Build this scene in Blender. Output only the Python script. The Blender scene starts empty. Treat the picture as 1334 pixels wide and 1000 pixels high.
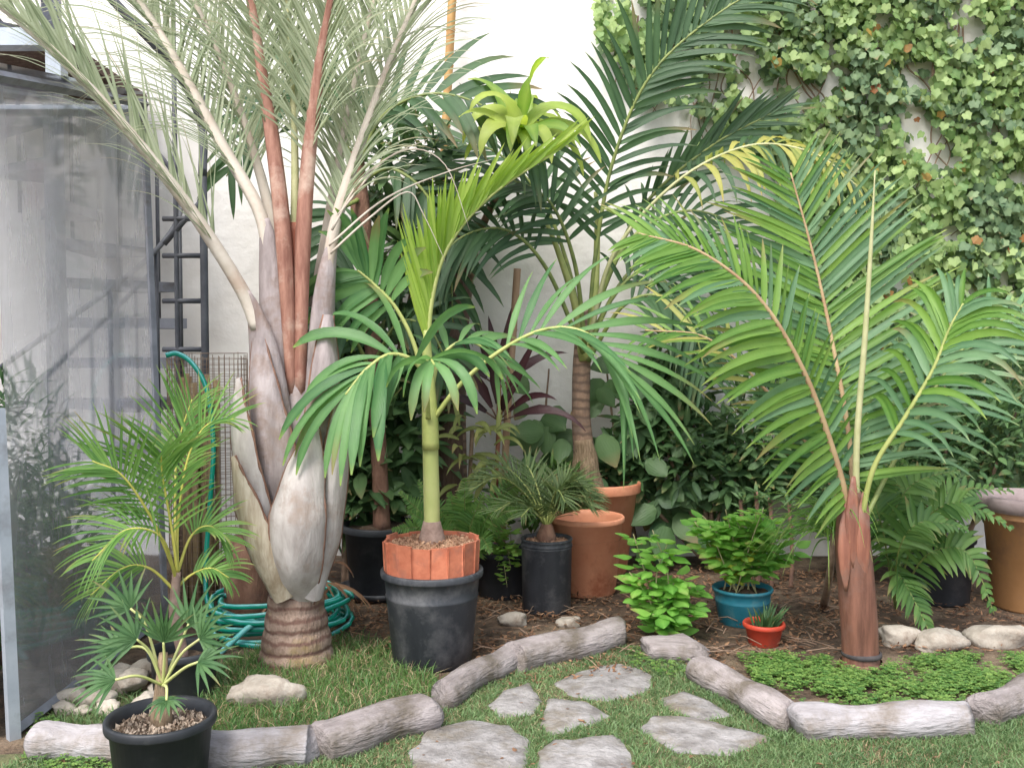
import bpy, math, random
import numpy as np
from mathutils import Vector as V, noise as NZ
R = math.radians
random.seed(7); np.random.seed(7)
rnd = random.uniform
S = bpy.context.scene
COL = S.collection

# ------------------------------------------------------------------ camera, sky, sun, exposure
FPX, PITCH, CAMZ = 1250.0, math.atan(50/1250.0), 1.4
cam = bpy.data.cameras.new('camera'); cam.sensor_width = 36; cam.lens = 36*FPX/1334; cam.clip_end = 500
co = bpy.data.objects.new('camera', cam); COL.objects.link(co)
co.location = (0, 0, CAMZ); co.rotation_euler = (math.pi/2-PITCH, 0, 0); S.camera = co
SUN_EL, SUN_AZ = 56.0, 205.0      # azimuth clockwise from +Y: behind the camera, a little to the left
W = bpy.data.worlds.new('World'); S.world = W; W.use_nodes = True
nt = W.node_tree; nt.nodes.clear()
sky = nt.nodes.new('ShaderNodeTexSky'); sky.sky_type = 'NISHITA'; sky.sun_disc = False
sky.sun_elevation = R(SUN_EL); sky.sun_rotation = R(SUN_AZ); sky.dust_density = 3.0; sky.air_density = 1.0
hs = nt.nodes.new('ShaderNodeHueSaturation'); hs.inputs['Saturation'].default_value = 0.52
bg = nt.nodes.new('ShaderNodeBackground'); bg.inputs['Strength'].default_value = 0.15
wo = nt.nodes.new('ShaderNodeOutputWorld')
nt.links.new(sky.outputs[0], hs.inputs['Color']); nt.links.new(hs.outputs[0], bg.inputs['Color']); nt.links.new(bg.outputs[0], wo.inputs['Surface'])
sl = bpy.data.lights.new('sun', 'SUN'); sl.energy = 1.5; sl.angle = R(22); sl.color = (1.0, 0.965, 0.92)
so = bpy.data.objects.new('sun', sl); COL.objects.link(so); so.location = (-2, -3, 8)
sd = V((math.sin(R(SUN_AZ))*math.cos(R(SUN_EL)), math.cos(R(SUN_AZ))*math.cos(R(SUN_EL)), math.sin(R(SUN_EL))))
so.rotation_euler = sd.to_track_quat('Z', 'Y').to_euler()
S.view_settings.view_transform = 'Standard'; S.view_settings.look = 'None'; S.view_settings.exposure = 1.3; S.view_settings.gamma = 1
S.cycles.max_bounces = 8; S.cycles.transparent_max_bounces = 8; S.cycles.use_denoising = True

# ------------------------------------------------------------------ pixel -> place
_c, _s = math.cos(PITCH), math.sin(PITCH)
def ray(px, py):
    x, y = (px-667)/FPX, (500-py)/FPX
    return V((x, y*_s+_c, y*_c-_s))
def P(px, py, d):
    r = ray(px, py); return V((0, 0, CAMZ)) + r*(d/r.y)
def G(px, py, z=0.0):
    r = ray(px, py); return V((0, 0, CAMZ)) + r*((z-CAMZ)/r.z)

# ------------------------------------------------------------------ materials
MATS = {}
def newmat(name):
    m = bpy.data.materials.new(name); m.use_nodes = True; m.node_tree.nodes.clear(); MATS[name] = m
    return m, m.node_tree.nodes, m.node_tree.links
def nd(n, t, **k):
    o = n.new(t)
    for a, b in k.items():
        if a in o.inputs: o.inputs[a].default_value = b
        else: setattr(o, a, b)
    return o
def c4(c): return (c[0], c[1], c[2], 1)
def mixc(n, l, fac, a, b):
    m = n.new('ShaderNodeMix'); m.data_type = 'RGBA'
    for s, v in ((0, fac), (6, a), (7, b)):
        if isinstance(v, (int, float)): m.inputs[s].default_value = v
        elif isinstance(v, tuple): m.inputs[s].default_value = c4(v)
        else: l.new(v, m.inputs[s])
    return m.outputs[2]
def ramp(n, l, src, a, b):
    m = n.new('ShaderNodeMapRange'); m.inputs[1].default_value = a; m.inputs[2].default_value = b
    l.new(src, m.inputs[0]); return m.outputs[0]
def leafmat(name, c1, c2, tip, trans=0.28, rough=0.42, tipat=0.8, rib=0.25, brown=1):
    m, n, l = newmat(name)
    at = nd(n, 'ShaderNodeAttribute'); at.attribute_name = 'tint'
    sx = n.new('ShaderNodeSeparateColor'); l.new(at.outputs['Color'], sx.inputs[0])
    tc = n.new('ShaderNodeTexCoord'); no = nd(n, 'ShaderNodeTexNoise', Scale=9.0, Detail=4.0); l.new(tc.outputs['Object'], no.inputs['Vector'])
    ad = nd(n, 'ShaderNodeMath', operation='MULTIPLY_ADD'); l.new(no.outputs[0], ad.inputs[0]); ad.inputs[1].default_value = 0.8
    sb = nd(n, 'ShaderNodeMath', operation='SUBTRACT'); l.new(sx.outputs[0], sb.inputs[0]); sb.inputs[1].default_value = 0.4
    l.new(sb.outputs[0], ad.inputs[2]); ad.use_clamp = True
    col = mixc(n, l, ad.outputs[0], c1, c2)
    col = mixc(n, l, ramp(n, l, sx.outputs[1], tipat, 1.02), col, tip)
    b1 = ramp(n, l, sx.outputs[1], 0.55, 1.0); b2 = ramp(n, l, sx.outputs[0], 0.78, 0.95)
    bm = nd(n, 'ShaderNodeMath', operation='MULTIPLY'); l.new(b1, bm.inputs[0]); l.new(b2, bm.inputs[1])
    if brown: col = mixc(n, l, bm.outputs[0], col, (0.27, 0.17, 0.08))
    if rib:
        rb = nd(n, 'ShaderNodeMath', operation='MULTIPLY'); l.new(sx.outputs[2], rb.inputs[0]); rb.inputs[1].default_value = rib
        col = mixc(n, l, rb.outputs[0], col, tuple(min(1, x*1.5+0.04) for x in c2))
    p = nd(n, 'ShaderNodeBsdfPrincipled', Roughness=rough); l.new(col, p.inputs['Base Color']); p.inputs['Specular IOR Level'].default_value = 0.34
    wv = nd(n, 'ShaderNodeTexNoise', Scale=60.0, Detail=2.0); l.new(tc.outputs['Object'], wv.inputs['Vector'])
    sc_ = nd(n, 'ShaderNodeMath', operation='MULTIPLY'); l.new(sx.outputs[2], sc_.inputs[0]); sc_.inputs[1].default_value = 26.0
    si_ = nd(n, 'ShaderNodeMath', operation='SINE'); l.new(sc_.outputs[0], si_.inputs[0])
    hh = nd(n, 'ShaderNodeMath', operation='MULTIPLY_ADD'); l.new(si_.outputs[0], hh.inputs[0]); hh.inputs[1].default_value = 0.3; l.new(wv.outputs[0], hh.inputs[2])
    bp = nd(n, 'ShaderNodeBump', Strength=0.3, Distance=0.004); l.new(hh.outputs[0], bp.inputs['Height'])
    rg = nd(n, 'ShaderNodeMapRange'); l.new(no.outputs[0], rg.inputs[0]); rg.inputs[3].default_value = rough-0.12; rg.inputs[4].default_value = rough+0.18; l.new(rg.outputs[0], p.inputs['Roughness']); l.new(bp.outputs[0], p.inputs['Normal'])
    t = n.new('ShaderNodeBsdfTranslucent')
    hv = nd(n, 'ShaderNodeHueSaturation', Hue=0.485, Saturation=1.12, Value=1.75); l.new(col, hv.inputs['Color']); l.new(hv.outputs[0], t.inputs['Color'])
    mx = n.new('ShaderNodeMixShader'); mx.inputs[0].default_value = trans+0.07; l.new(p.outputs[0], mx.inputs[1]); l.new(t.outputs[0], mx.inputs[2])
    o = n.new('ShaderNodeOutputMaterial'); l.new(mx.outputs[0], o.inputs[0]); return m
def solid(name, c1, c2, scale=6.0, rough=0.8, bump=0.3, dist=0.01, c3=None, stretch=(1, 1, 1), detail=6.0, s3=2.0, spec=0.4, rings=0.0, ringc=None, lo=0.35, hi=0.65, metal=0.0, objrand=0.0, t3=(0.5, 0.68)):
    m, n, l = newmat(name)
    tc = n.new('ShaderNodeTexCoord'); mp = n.new('ShaderNodeMapping'); mp.inputs['Scale'].default_value = stretch
    l.new(tc.outputs['Object'], mp.inputs['Vector'])
    oi = n.new('ShaderNodeObjectInfo')
    no = nd(n, 'ShaderNodeTexNoise', Scale=scale, Detail=detail, Roughness=0.62); l.new(mp.outputs[0], no.inputs['Vector'])
    col = mixc(n, l, ramp(n, l, no.outputs[0], lo, hi), c1, c2)
    if c3:
        n3 = nd(n, 'ShaderNodeTexNoise', Scale=s3, Detail=5.0, Roughness=0.7); l.new(tc.outputs['Object'], n3.inputs['Vector'])
        col = mixc(n, l, ramp(n, l, n3.outputs[0], t3[0], t3[1]), col, c3)
    h = no.outputs[0]
    if rings:
        wv = nd(n, 'ShaderNodeTexWave', Scale=rings, Distortion=2.6, Detail=4.0); wv.bands_direction = 'Z'; wv.inputs['Detail Scale'].default_value = 3.0
        l.new(tc.outputs['Object'], wv.inputs['Vector'])
        col = mixc(n, l, ramp(n, l, wv.outputs[1], 0.45, 0.95), col, ringc or c2)
    if objrand:
        hv = n.new('ShaderNodeHueSaturation'); rr = n.new('ShaderNodeMapRange'); l.new(oi.outputs['Random'], rr.inputs[0])
        rr.inputs[3].default_value = 1-objrand; rr.inputs[4].default_value = 1+objrand
        l.new(rr.outputs[0], hv.inputs['Value']); l.new(col, hv.inputs['Color']); col = hv.outputs[0]
    p = nd(n, 'ShaderNodeBsdfPrincipled', Roughness=rough, Metallic=metal); l.new(col, p.inputs['Base Color']); p.inputs['Specular IOR Level'].default_value = spec
    if bump:
        nf = nd(n, 'ShaderNodeTexNoise', Scale=scale*5, Detail=4.0); l.new(mp.outputs[0], nf.inputs['Vector'])
        ad = nd(n, 'ShaderNodeMath', operation='MULTIPLY_ADD'); l.new(nf.outputs[0], ad.inputs[0]); ad.inputs[1].default_value = 0.4; l.new(h, ad.inputs[2])
        bp = nd(n, 'ShaderNodeBump', Strength=bump, Distance=dist); l.new(ad.outputs[0], bp.inputs['Height']); l.new(bp.outputs[0], p.inputs['Normal'])
    o = n.new('ShaderNodeOutputMaterial'); l.new(p.outputs[0], o.inputs[0]); return m

solid('wall', (0.74, 0.71, 0.67), (0.84, 0.82, 0.79), 2.2, 0.9, 0.6, 0.03, (0.64, 0.60, 0.56), s3=0.7, t3=(0.52, 0.78))
solid('soil', (0.045, 0.03, 0.02), (0.13, 0.085, 0.055), 14, 0.95, 0.9, 0.03, (0.2, 0.15, 0.1), s3=3.0)
solid('lawn_soil', (0.06, 0.07, 0.03), (0.11, 0.13, 0.05), 18, 0.95, 0.8, 0.02, (0.17, 0.13, 0.08), s3=2.2)
solid('log_pale', (0.22, 0.20, 0.20), (0.36, 0.34, 0.35), 7, 0.9, 1.0, 0.02, (0.19, 0.16, 0.135), s3=5, stretch=(.5, 2.2, 2.2), objrand=0.06, lo=.32, hi=.6, t3=(.5, .7))
solid('log_brown', (0.17, 0.145, 0.14), (0.31, 0.275, 0.27), 7, 0.95, 1.0, 0.022, (0.12, 0.10, 0.08), s3=5, stretch=(.5, 2.5, 2.5), objrand=0.12, lo=.32, hi=.62, t3=(.48, .68))
solid('flagstone', (0.15, 0.138, 0.13), (0.31, 0.295, 0.29), 13, 0.9, 1.0, 0.02, (0.15, 0.125, 0.09), s3=4, objrand=0.12, lo=.33, hi=.62, t3=(.5, .7))
solid('rock', (0.30, 0.26, 0.215), (0.46, 0.42, 0.36), 11, 0.9, 0.8, 0.012, (0.22, 0.17, 0.13), s3=6, objrand=0.2)
solid('black_plastic', (0.016, 0.018, 0.022), (0.034, 0.037, 0.043), 5, 0.5, 0.12, 0.004, (0.07, 0.07, 0.072), s3=7, t3=(0.55, 0.8))
solid('dusty_plastic', (0.020, 0.023, 0.029), (0.046, 0.05, 0.058), 6, 0.55, 0.15, 0.004, (0.15, 0.15, 0.155), s3=6, stretch=(1, 1, 0.35), t3=(0.48, 0.78))
solid('terracotta', (0.62, 0.245, 0.135), (0.70, 0.32, 0.19), 5, 0.6, 0.12, 0.004, (0.42, 0.13, 0.065), s3=4)
solid('tile_clay', (0.37, 0.105, 0.055), (0.52, 0.18, 0.10), 14, 0.85, 0.5, 0.006, (0.30, 0.12, 0.08), s3=12, objrand=0.14)
solid('teal_plastic', (0.015, 0.15, 0.21), (0.03, 0.20, 0.26), 7, 0.55, 0.1, 0.004, (0.10, 0.22, 0.25), s3=8)
solid('red_plastic', (0.45, 0.045, 0.022), (0.52, 0.07, 0.035), 8, 0.5, 0.1, 0.004, (0.36, 0.06, 0.04), s3=9)
solid('tan_clay', (0.40, 0.205, 0.085), (0.50, 0.27, 0.12), 4, 0.7, 0.2, 0.005, (0.30, 0.16, 0.09), s3=4)
solid('mauve_rim', (0.20, 0.155, 0.15), (0.30, 0.24, 0.235), 7, 0.75, 0.3, 0.006)
solid('trunk_ring', (0.20, 0.135, 0.10), (0.34, 0.25, 0.20), 22, 0.92, 1.0, 0.02, (0.26, 0.19, 0.09), stretch=(1, 1, 0.35), s3=4, rings=6.5, ringc=(0.15, 0.085, 0.065))
solid('boot', (0.27, 0.235, 0.215), (0.47, 0.435, 0.415), 5, 0.7, 0.6, 0.012, (0.26, 0.19, 0.145), stretch=(2.5, 2.5, 0.6), s3=4.5, t3=(0.52, 0.72), lo=.3, hi=.6)
solid('boot_grey', (0.21, 0.175, 0.17), (0.38, 0.33, 0.325), 6, 0.75, 0.7, 0.012, (0.20, 0.135, 0.105), stretch=(2.5, 2.5, 0.5), s3=5, t3=(0.5, 0.7))
solid('boot_edge', (0.30, 0.235, 0.16), (0.52, 0.46, 0.36), 10, 0.8, 0.5, 0.01, stretch=(3, 3, 0.5))
solid('rust_felt', (0.22, 0.065, 0.04), (0.34, 0.125, 0.075), 12, 0.85, 0.35, 0.006, (0.36, 0.2, 0.14), stretch=(3, 3, 0.4), s3=5)
solid('petiole_grey', (0.46, 0.40, 0.33), (0.55, 0.50, 0.43), 14, 0.7, 0.3, 0.005, (0.42, 0.33, 0.26), s3=7)
solid('petiole_rose', (0.20, 0.085, 0.06), (0.35, 0.18, 0.13), 14, 0.75, 0.35, 0.005, (0.46, 0.33, 0.26), stretch=(3, 3, .5), s3=4)
solid('rachis_olive', (0.33, 0.34, 0.16), (0.44, 0.43, 0.24), 14, 0.6, 0.2, 0.004)
solid('rachis_green', (0.26, 0.31, 0.09), (0.38, 0.40, 0.14), 12, 0.5, 0.1, 0.003)
solid('rachis_dark', (0.12, 0.16, 0.05), (0.22, 0.26, 0.07), 12, 0.5, 0.1, 0.003)
solid('rachis_tan', (0.32, 0.20, 0.11), (0.42, 0.31, 0.17), 12, 0.6, 0.2, 0.004)
solid('rachis_yellow', (0.36, 0.35, 0.07), (0.47, 0.44, 0.10), 12, 0.5, 0.1, 0.003)
solid('cane_green', (0.34, 0.38, 0.13), (0.46, 0.47, 0.20), 9, 0.5, 0.2, 0.004, (0.40, 0.36, 0.2), stretch=(1, 1, 0.4), s3=4)
solid('cane_base', (0.20, 0.13, 0.105), (0.31, 0.22, 0.18), 20, 0.9, 0.8, 0.01)
solid('red_trunk', (0.09, 0.04, 0.027), (0.20, 0.09, 0.06), 9, 0.5, 0.5, 0.008, (0.16, 0.09, 0.07), stretch=(3, 3, 0.4), s3=5)
solid('red_sheath', (0.16, 0.06, 0.04), (0.29, 0.12, 0.075), 9, 0.55, 0.5, 0.008, (0.20, 0.12, 0.09), stretch=(3, 3, 0.4), s3=5)
solid('dark_band', (0.03, 0.027, 0.027), (0.07, 0.06, 0.06), 9, 0.8, 0.5, 0.008)
solid('kentia_trunk', (0.21, 0.13, 0.09), (0.33, 0.22, 0.155), 12, 0.9, 0.7, 0.012, (0.16, 0.12, 0.1), stretch=(2, 2, 0.8), s3=5, rings=6, ringc=(0.15, 0.1, 0.075))
solid('fibre', (0.22, 0.15, 0.09), (0.40, 0.29, 0.19), 16, 0.95, 1.0, 0.02, stretch=(5, 5, 0.6))
solid('bark_dark', (0.09, 0.055, 0.04), (0.17, 0.11, 0.085), 12, 0.95, 1.0, 0.02, (0.12, 0.1, 0.09), stretch=(3, 3, 0.5))
solid('bark_rust', (0.15, 0.075, 0.05), (0.26, 0.145, 0.10), 8, 0.9, 0.8, 0.02, (0.11, 0.07, 0.055), stretch=(2, 2, 0.7), s3=4)
solid('bamboo', (0.42, 0.235, 0.075), (0.55, 0.34, 0.13), 7, 0.5, 0.2, 0.004, (0.33, 0.17, 0.06), stretch=(2, 2, 0.3), s3=6)
solid('stake_wood', (0.36, 0.22, 0.14), (0.46, 0.30, 0.20), 10, 0.8, 0.3, 0.004, stretch=(3, 3, 0.3))
solid('steel', (0.17, 0.18, 0.21), (0.26, 0.27, 0.31), 8, 0.55, 0.2, 0.004, (0.13, 0.11, 0.1), s3=5)
solid('steel_dark', (0.06, 0.063, 0.075), (0.11, 0.115, 0.13), 8, 0.55, 0.2, 0.004)
solid('aluminium', (0.34, 0.38, 0.43), (0.44, 0.48, 0.53), 6, 0.45, 0.1, 0.003, (0.26, 0.27, 0.29), s3=5, metal=0.4)
solid('hose_green', (0.0, 0.26, 0.17), (0.01, 0.36, 0.25), 8, 0.35, 0.05, 0.002)
solid('hose_highlight_stripe', (0.10, 0.48, 0.46), (0.3, 0.62, 0.66), 8, 0.35, 0.0)  # hose stripe colour, brightened to paint in the highlights
solid('rust_wire', (0.20, 0.13, 0.09), (0.34, 0.25, 0.18), 20, 0.8, 0.0)
solid('reed', (0.30, 0.20, 0.10), (0.46, 0.34, 0.19), 26, 0.9, 0.8, 0.01, stretch=(4, 4, 0.2))
solid('gravel', (0.25, 0.18, 0.13), (0.52, 0.43, 0.34), 35, 0.9, 0.3, 0.004, (0.16, 0.11, 0.08), s3=30)
solid('bark_chip', (0.24, 0.12, 0.07), (0.48, 0.30, 0.19), 35, 0.9, 0.3, 0.004, (0.16, 0.09, 0.06), s3=30)
solid('basil_stem', (0.30, 0.28, 0.13), (0.4, 0.36, 0.2), 10, 0.7, 0.1, 0.002)
solid('twig', (0.17, 0.11, 0.075), (0.3, 0.21, 0.15), 14, 0.9, 0.4, 0.004)
solid('succulent_stem', (0.14, 0.08, 0.06), (0.28, 0.16, 0.11), 20, 0.85, 0.6, 0.006)
solid('cordyline_stem', (0.22, 0.07, 0.05), (0.34, 0.15, 0.10), 20, 0.8, 0.4, 0.004)

leafmat('leaf_triangle', (0.17, 0.22, 0.12), (0.36, 0.40, 0.27), (0.52, 0.48, 0.36), 0.25, 0.5, 0.75)
leafmat('leaf_tilepalm', (0.035, 0.12, 0.038), (0.14, 0.28, 0.095), (0.28, 0.36, 0.08), 0.3, 0.36, 0.9)
leafmat('leaf_lime', (0.20, 0.34, 0.045), (0.36, 0.48, 0.10), (0.42, 0.5, 0.13), 0.35, 0.42, 0.9, brown=0)
leafmat('leaf_kentia', (0.022, 0.058, 0.024), (0.055, 0.115, 0.045), (0.10, 0.13, 0.04), 0.22, 0.40, 0.85)
leafmat('leaf_kentia_yellow', (0.12, 0.19, 0.04), (0.40, 0.38, 0.10), (0.42, 0.27, 0.08), 0.28, 0.42, 0.8)
leafmat('leaf_right', (0.045, 0.135, 0.022), (0.17, 0.30, 0.055), (0.40, 0.46, 0.12), 0.28, 0.36, 0.88)
leafmat('leaf_rightblue', (0.045, 0.125, 0.055), (0.14, 0.25, 0.12), (0.36, 0.42, 0.18), 0.25, 0.36, 0.88)
leafmat('leaf_areca', (0.045, 0.14, 0.03), (0.17, 0.31, 0.075), (0.34, 0.40, 0.12), 0.3, 0.4, 0.85)
leafmat('leaf_fan', (0.025, 0.08, 0.025), (0.085, 0.17, 0.06), (0.2, 0.26, 0.1), 0.22, 0.42, 0.85)
leafmat('leaf_date', (0.05, 0.09, 0.03), (0.13, 0.19, 0.07), (0.28, 0.25, 0.12), 0.2, 0.4, 0.85)
leafmat('leaf_draco', (0.12, 0.25, 0.03), (0.38, 0.46, 0.10), (0.45, 0.50, 0.15), 0.35, 0.35, 0.9, brown=0)
leafmat('leaf_cordyline', (0.022, 0.007, 0.010), (0.06, 0.018, 0.022), (0.05, 0.02, 0.02), 0.10, 0.3, 0.9, brown=0)
leafmat('leaf_basil', (0.08, 0.25, 0.035), (0.25, 0.47, 0.09), (0.20, 0.40, 0.09), 0.3, 0.45, 0.95)
leafmat('leaf_basil_yellow', (0.26, 0.34, 0.04), (0.42, 0.42, 0.06), (0.4, 0.38, 0.1), 0.3, 0.45, 0.95)
leafmat('leaf_ivy', (0.12, 0.22, 0.07), (0.34, 0.44, 0.18), (0.22, 0.34, 0.1), 0.28, 0.5, 0.95, 0.15, brown=0)
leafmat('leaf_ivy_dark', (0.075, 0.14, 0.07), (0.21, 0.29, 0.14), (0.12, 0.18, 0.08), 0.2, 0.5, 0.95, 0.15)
leafmat('leaf_ivy_autumn', (0.24, 0.07, 0.03), (0.34, 0.26, 0.06), (0.4, 0.12, 0.05), 0.25, 0.5, 0.95, 0.1)
leafmat('leaf_shrub', (0.03, 0.078, 0.03), (0.10, 0.18, 0.065), (0.1, 0.16, 0.05), 0.2, 0.4, 0.9)
leafmat('leaf_fern', (0.03, 0.095, 0.022), (0.12, 0.225, 0.055), (0.26, 0.28, 0.08), 0.22, 0.32, 0.88)
leafmat('leaf_herb', (0.10, 0.24, 0.04), (0.23, 0.40, 0.08), (0.25, 0.4, 0.1), 0.3, 0.45, 0.95)
leafmat('leaf_olive', (0.12, 0.15, 0.04), (0.26, 0.29, 0.09), (0.3, 0.28, 0.12), 0.25, 0.45, 0.9)
leafmat('grass', (0.06, 0.125, 0.045), (0.20, 0.30, 0.13), (0.30, 0.33, 0.17), 0.25, 0.5, 0.75, 0)
leafmat('grass_tall', (0.04, 0.11, 0.03), (0.13, 0.24, 0.07), (0.28, 0.31, 0.13), 0.25, 0.45, 0.8, 0)
leafmat('dry_grass', (0.26, 0.19, 0.10), (0.48, 0.39, 0.25), (0.5, 0.4, 0.27), 0.2, 0.6, 0.9, 0)
leafmat('clover', (0.06, 0.15, 0.035), (0.19, 0.30, 0.075), (0.22, 0.36, 0.08), 0.25, 0.5, 0.95, 0)
leafmat('litter', (0.11, 0.055, 0.03), (0.33, 0.19, 0.11), (0.40, 0.3, 0.2), 0.1, 0.8, 0.9, 0)

def glassmat(name, diff, t, d):
    m, n, l = newmat(name)
    tr = n.new('ShaderNodeBsdfTransparent'); tr.inputs[0].default_value = c4((0.80, 0.82, 0.86))
    rf = nd(n, 'ShaderNodeBsdfRefraction', Roughness=0.16, IOR=1.12); rf.inputs[0].default_value = c4((0.86, 0.88, 0.92))
    tc = n.new('ShaderNodeTexCoord'); no = nd(n, 'ShaderNodeTexNoise', Scale=1.2, Detail=6.0, Roughness=0.65); l.new(tc.outputs['Object'], no.inputs['Vector'])
    dc = mixc(n, l, ramp(n, l, no.outputs[0], 0.35, 0.65), tuple(x*0.8 for x in diff), diff)
    df = n.new('ShaderNodeBsdfDiffuse'); l.new(dc, df.inputs[0])
    tl = n.new('ShaderNodeBsdfTranslucent'); l.new(dc, tl.inputs[0])
    gl = nd(n, 'ShaderNodeBsdfGlossy', Roughness=0.06)
    a = n.new('ShaderNodeMixShader'); a.inputs[0].default_value = t; l.new(rf.outputs[0], a.inputs[1]); l.new(tr.outputs[0], a.inputs[2])
    b0 = n.new('ShaderNodeMixShader'); b0.inputs[0].default_value = 0.4; l.new(df.outputs[0], b0.inputs[1]); l.new(tl.outputs[0], b0.inputs[2])
    b = n.new('ShaderNodeMixShader'); n2 = nd(n, 'ShaderNodeTexNoise', Scale=3.0, Detail=8.0, Roughness=0.7); mp = n.new('ShaderNodeMapping'); mp.inputs['Scale'].default_value = (3, 3, 0.5); l.new(tc.outputs['Object'], mp.inputs['Vector']); l.new(mp.outputs[0], n2.inputs['Vector']); mr = n.new('ShaderNodeMapRange'); l.new(n2.outputs[0], mr.inputs[0]); mr.inputs[1].default_value = .3; mr.inputs[2].default_value = .7; mr.inputs[3].default_value = d*.8; mr.inputs[4].default_value = min(1, d*1.25); l.new(mr.outputs[0], b.inputs[0]); l.new(a.outputs[0], b.inputs[1]); l.new(b0.outputs[0], b.inputs[2])
    fr = nd(n, 'ShaderNodeFresnel', IOR=1.5)
    c = n.new('ShaderNodeMixShader'); l.new(fr.outputs[0], c.inputs[0]); l.new(b.outputs[0], c.inputs[1]); l.new(gl.outputs[0], c.inputs[2])
    o = n.new('ShaderNodeOutputMaterial'); l.new(c.outputs[0], o.inputs[0]); return m
glassmat('hazy_sheet', (0.86, 0.87, 0.93), 0.55, 0.28)
glassmat('roof_sheet', (0.7, 0.71, 0.74), 0.9, 0.2)

# ------------------------------------------------------------------ mesh helpers
class MB:
    def __init__(s): s.v = []; s.f = []; s.t = []
    def add(s, vs, fs, ts=None):
        o = len(s.v); s.v += [tuple(x) for x in vs]; s.f += [tuple(i+o for i in f) for f in fs]
        s.t += ts if ts else [(0.5, 0, 0)]*len(vs)
def tag(o, label=None, cat=None, group=None, kind=None):
    if label: o['label'] = label
    if cat: o['category'] = cat
    if group: o['group'] = group
    if kind: o['kind'] = kind
    return o
def thing(name, loc, label, cat, group=None):
    o = bpy.data.objects.new(name, None); COL.objects.link(o); o.location = loc; o.empty_display_size = 0.1
    return tag(o, label, cat, group)
def rootloc(p):
    while p.parent: p = p.parent
    return p.location
def mk(name, mb, mat, parent=None, loc=None, smooth=True):
    me = bpy.data.meshes.new(name)
    off = rootloc(parent) if parent else (V(loc) if loc is not None else V((0, 0, 0)))
    a = np.array(mb.v, dtype=np.float32).reshape(-1, 3) - np.array(off, dtype=np.float32)
    me.from_pydata(a.tolist(), [], mb.f)
    if mb.t:
        at = me.attributes.new('tint', 'FLOAT_COLOR', 'POINT')
        t = np.ones((len(mb.v), 4), dtype=np.float32); t[:, :3] = np.array(mb.t, dtype=np.float32); at.data.foreach_set('color', t.ravel())
    me.materials.append(MATS[mat] if isinstance(mat, str) else mat)
    if smooth: me.polygons.foreach_set('use_smooth', [True]*len(me.polygons))
    me.update()
    o = bpy.data.objects.new(name, me); COL.objects.link(o)
    if parent: o.parent = parent
    elif loc is not None: o.location = loc
    return o
def spline(pts, n):
    pts = [V(p) for p in pts]; k = len(pts); out = []
    for i in range(n+1):
        u = i/n*(k-1); j = min(int(u), k-2); t = u-j
        p0 = pts[j-1] if j else pts[0]*2-pts[1]; p1, p2 = pts[j], pts[j+1]; p3 = pts[j+2] if j+2 < k else p2*2-p1
        out.append(0.5*((2*p1)+(p2-p0)*t+(2*p0-5*p1+4*p2-p3)*t*t+(3*p1-p0-3*p2+p3)*t**3))
    return out
def lerp_list(a, t):
    if not isinstance(a, (list, tuple)): return a
    u = t*(len(a)-1); j = min(int(u), len(a)-2) if len(a) > 1 else 0
    return a[j]+(a[j+1]-a[j])*(u-j) if len(a) > 1 else a[0]
def tube(mb, pts, rad, sides=8, cap=True, flat=1.0, face=None, jit=0.0, seed=0):
    n = len(pts); vs = []; fs = []; up = V((0, -1, 0.01)) if face is None else V(face)
    for i, p in enumerate(pts):
        t = (pts[min(i+1, n-1)]-pts[max(i-1, 0)]).normalized()
        sdv = t.cross(up)
        if sdv.length < 1e-3: sdv = t.cross(V((1, 0, 0)))
        sdv.normalize(); nn = sdv.cross(t); r = lerp_list(rad, i/(n-1))
        for k in range(sides):
            a = 2*math.pi*k/sides; rr = r
            q = sdv*(math.cos(a)*rr)+nn*(math.sin(a)*rr*flat)
            if jit: q *= 1+jit*NZ.noise(V((p+q)*7)+V((seed, 0, 0)))
            vs.append(p+q)
    for i in range(n-1):
        for k in range(sides):
            a, b = i*sides+k, i*sides+(k+1) % sides; fs.append((a, b, b+sides, a+sides))
    if cap:
        vs += [pts[0], pts[-1]]; c0, c1 = n*sides, n*sides+1
        for k in range(sides):
            fs.append((c0, (k+1) % sides, k)); fs.append((c1, (n-1)*sides+k, (n-1)*sides+(k+1) % sides))
    mb.add(vs, fs); return mb
def lathe(mb, c, prof, sides=40, wob=0.0):
    vs = []; fs = []
    for r, z in prof:
        for k in range(sides):
            a = 2*math.pi*k/sides; rr = r*(1+wob*NZ.noise(V((math.cos(a)*2, math.sin(a)*2, z*4))))
            vs.append((c[0]+math.cos(a)*rr, c[1]+math.sin(a)*rr, c[2]+z))
    for i in range(len(prof)-1):
        for k in range(sides):
            a, b = i*sides+k, i*sides+(k+1) % sides; fs.append((a, b, b+sides, a+sides))
    mb.add(vs, fs); return mb
def boxm(mb, a, b):
    x0, y0, z0 = a; x1, y1, z1 = b
    mb.add([(x0, y0, z0), (x1, y0, z0), (x1, y1, z0), (x0, y1, z0), (x0, y0, z1), (x1, y0, z1), (x1, y1, z1), (x0, y1, z1)],
           [(0, 3, 2, 1), (4, 5, 6, 7), (0, 1, 5, 4), (1, 2, 6, 5), (2, 3, 7, 6), (3, 0, 4, 7)]); return mb
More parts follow.
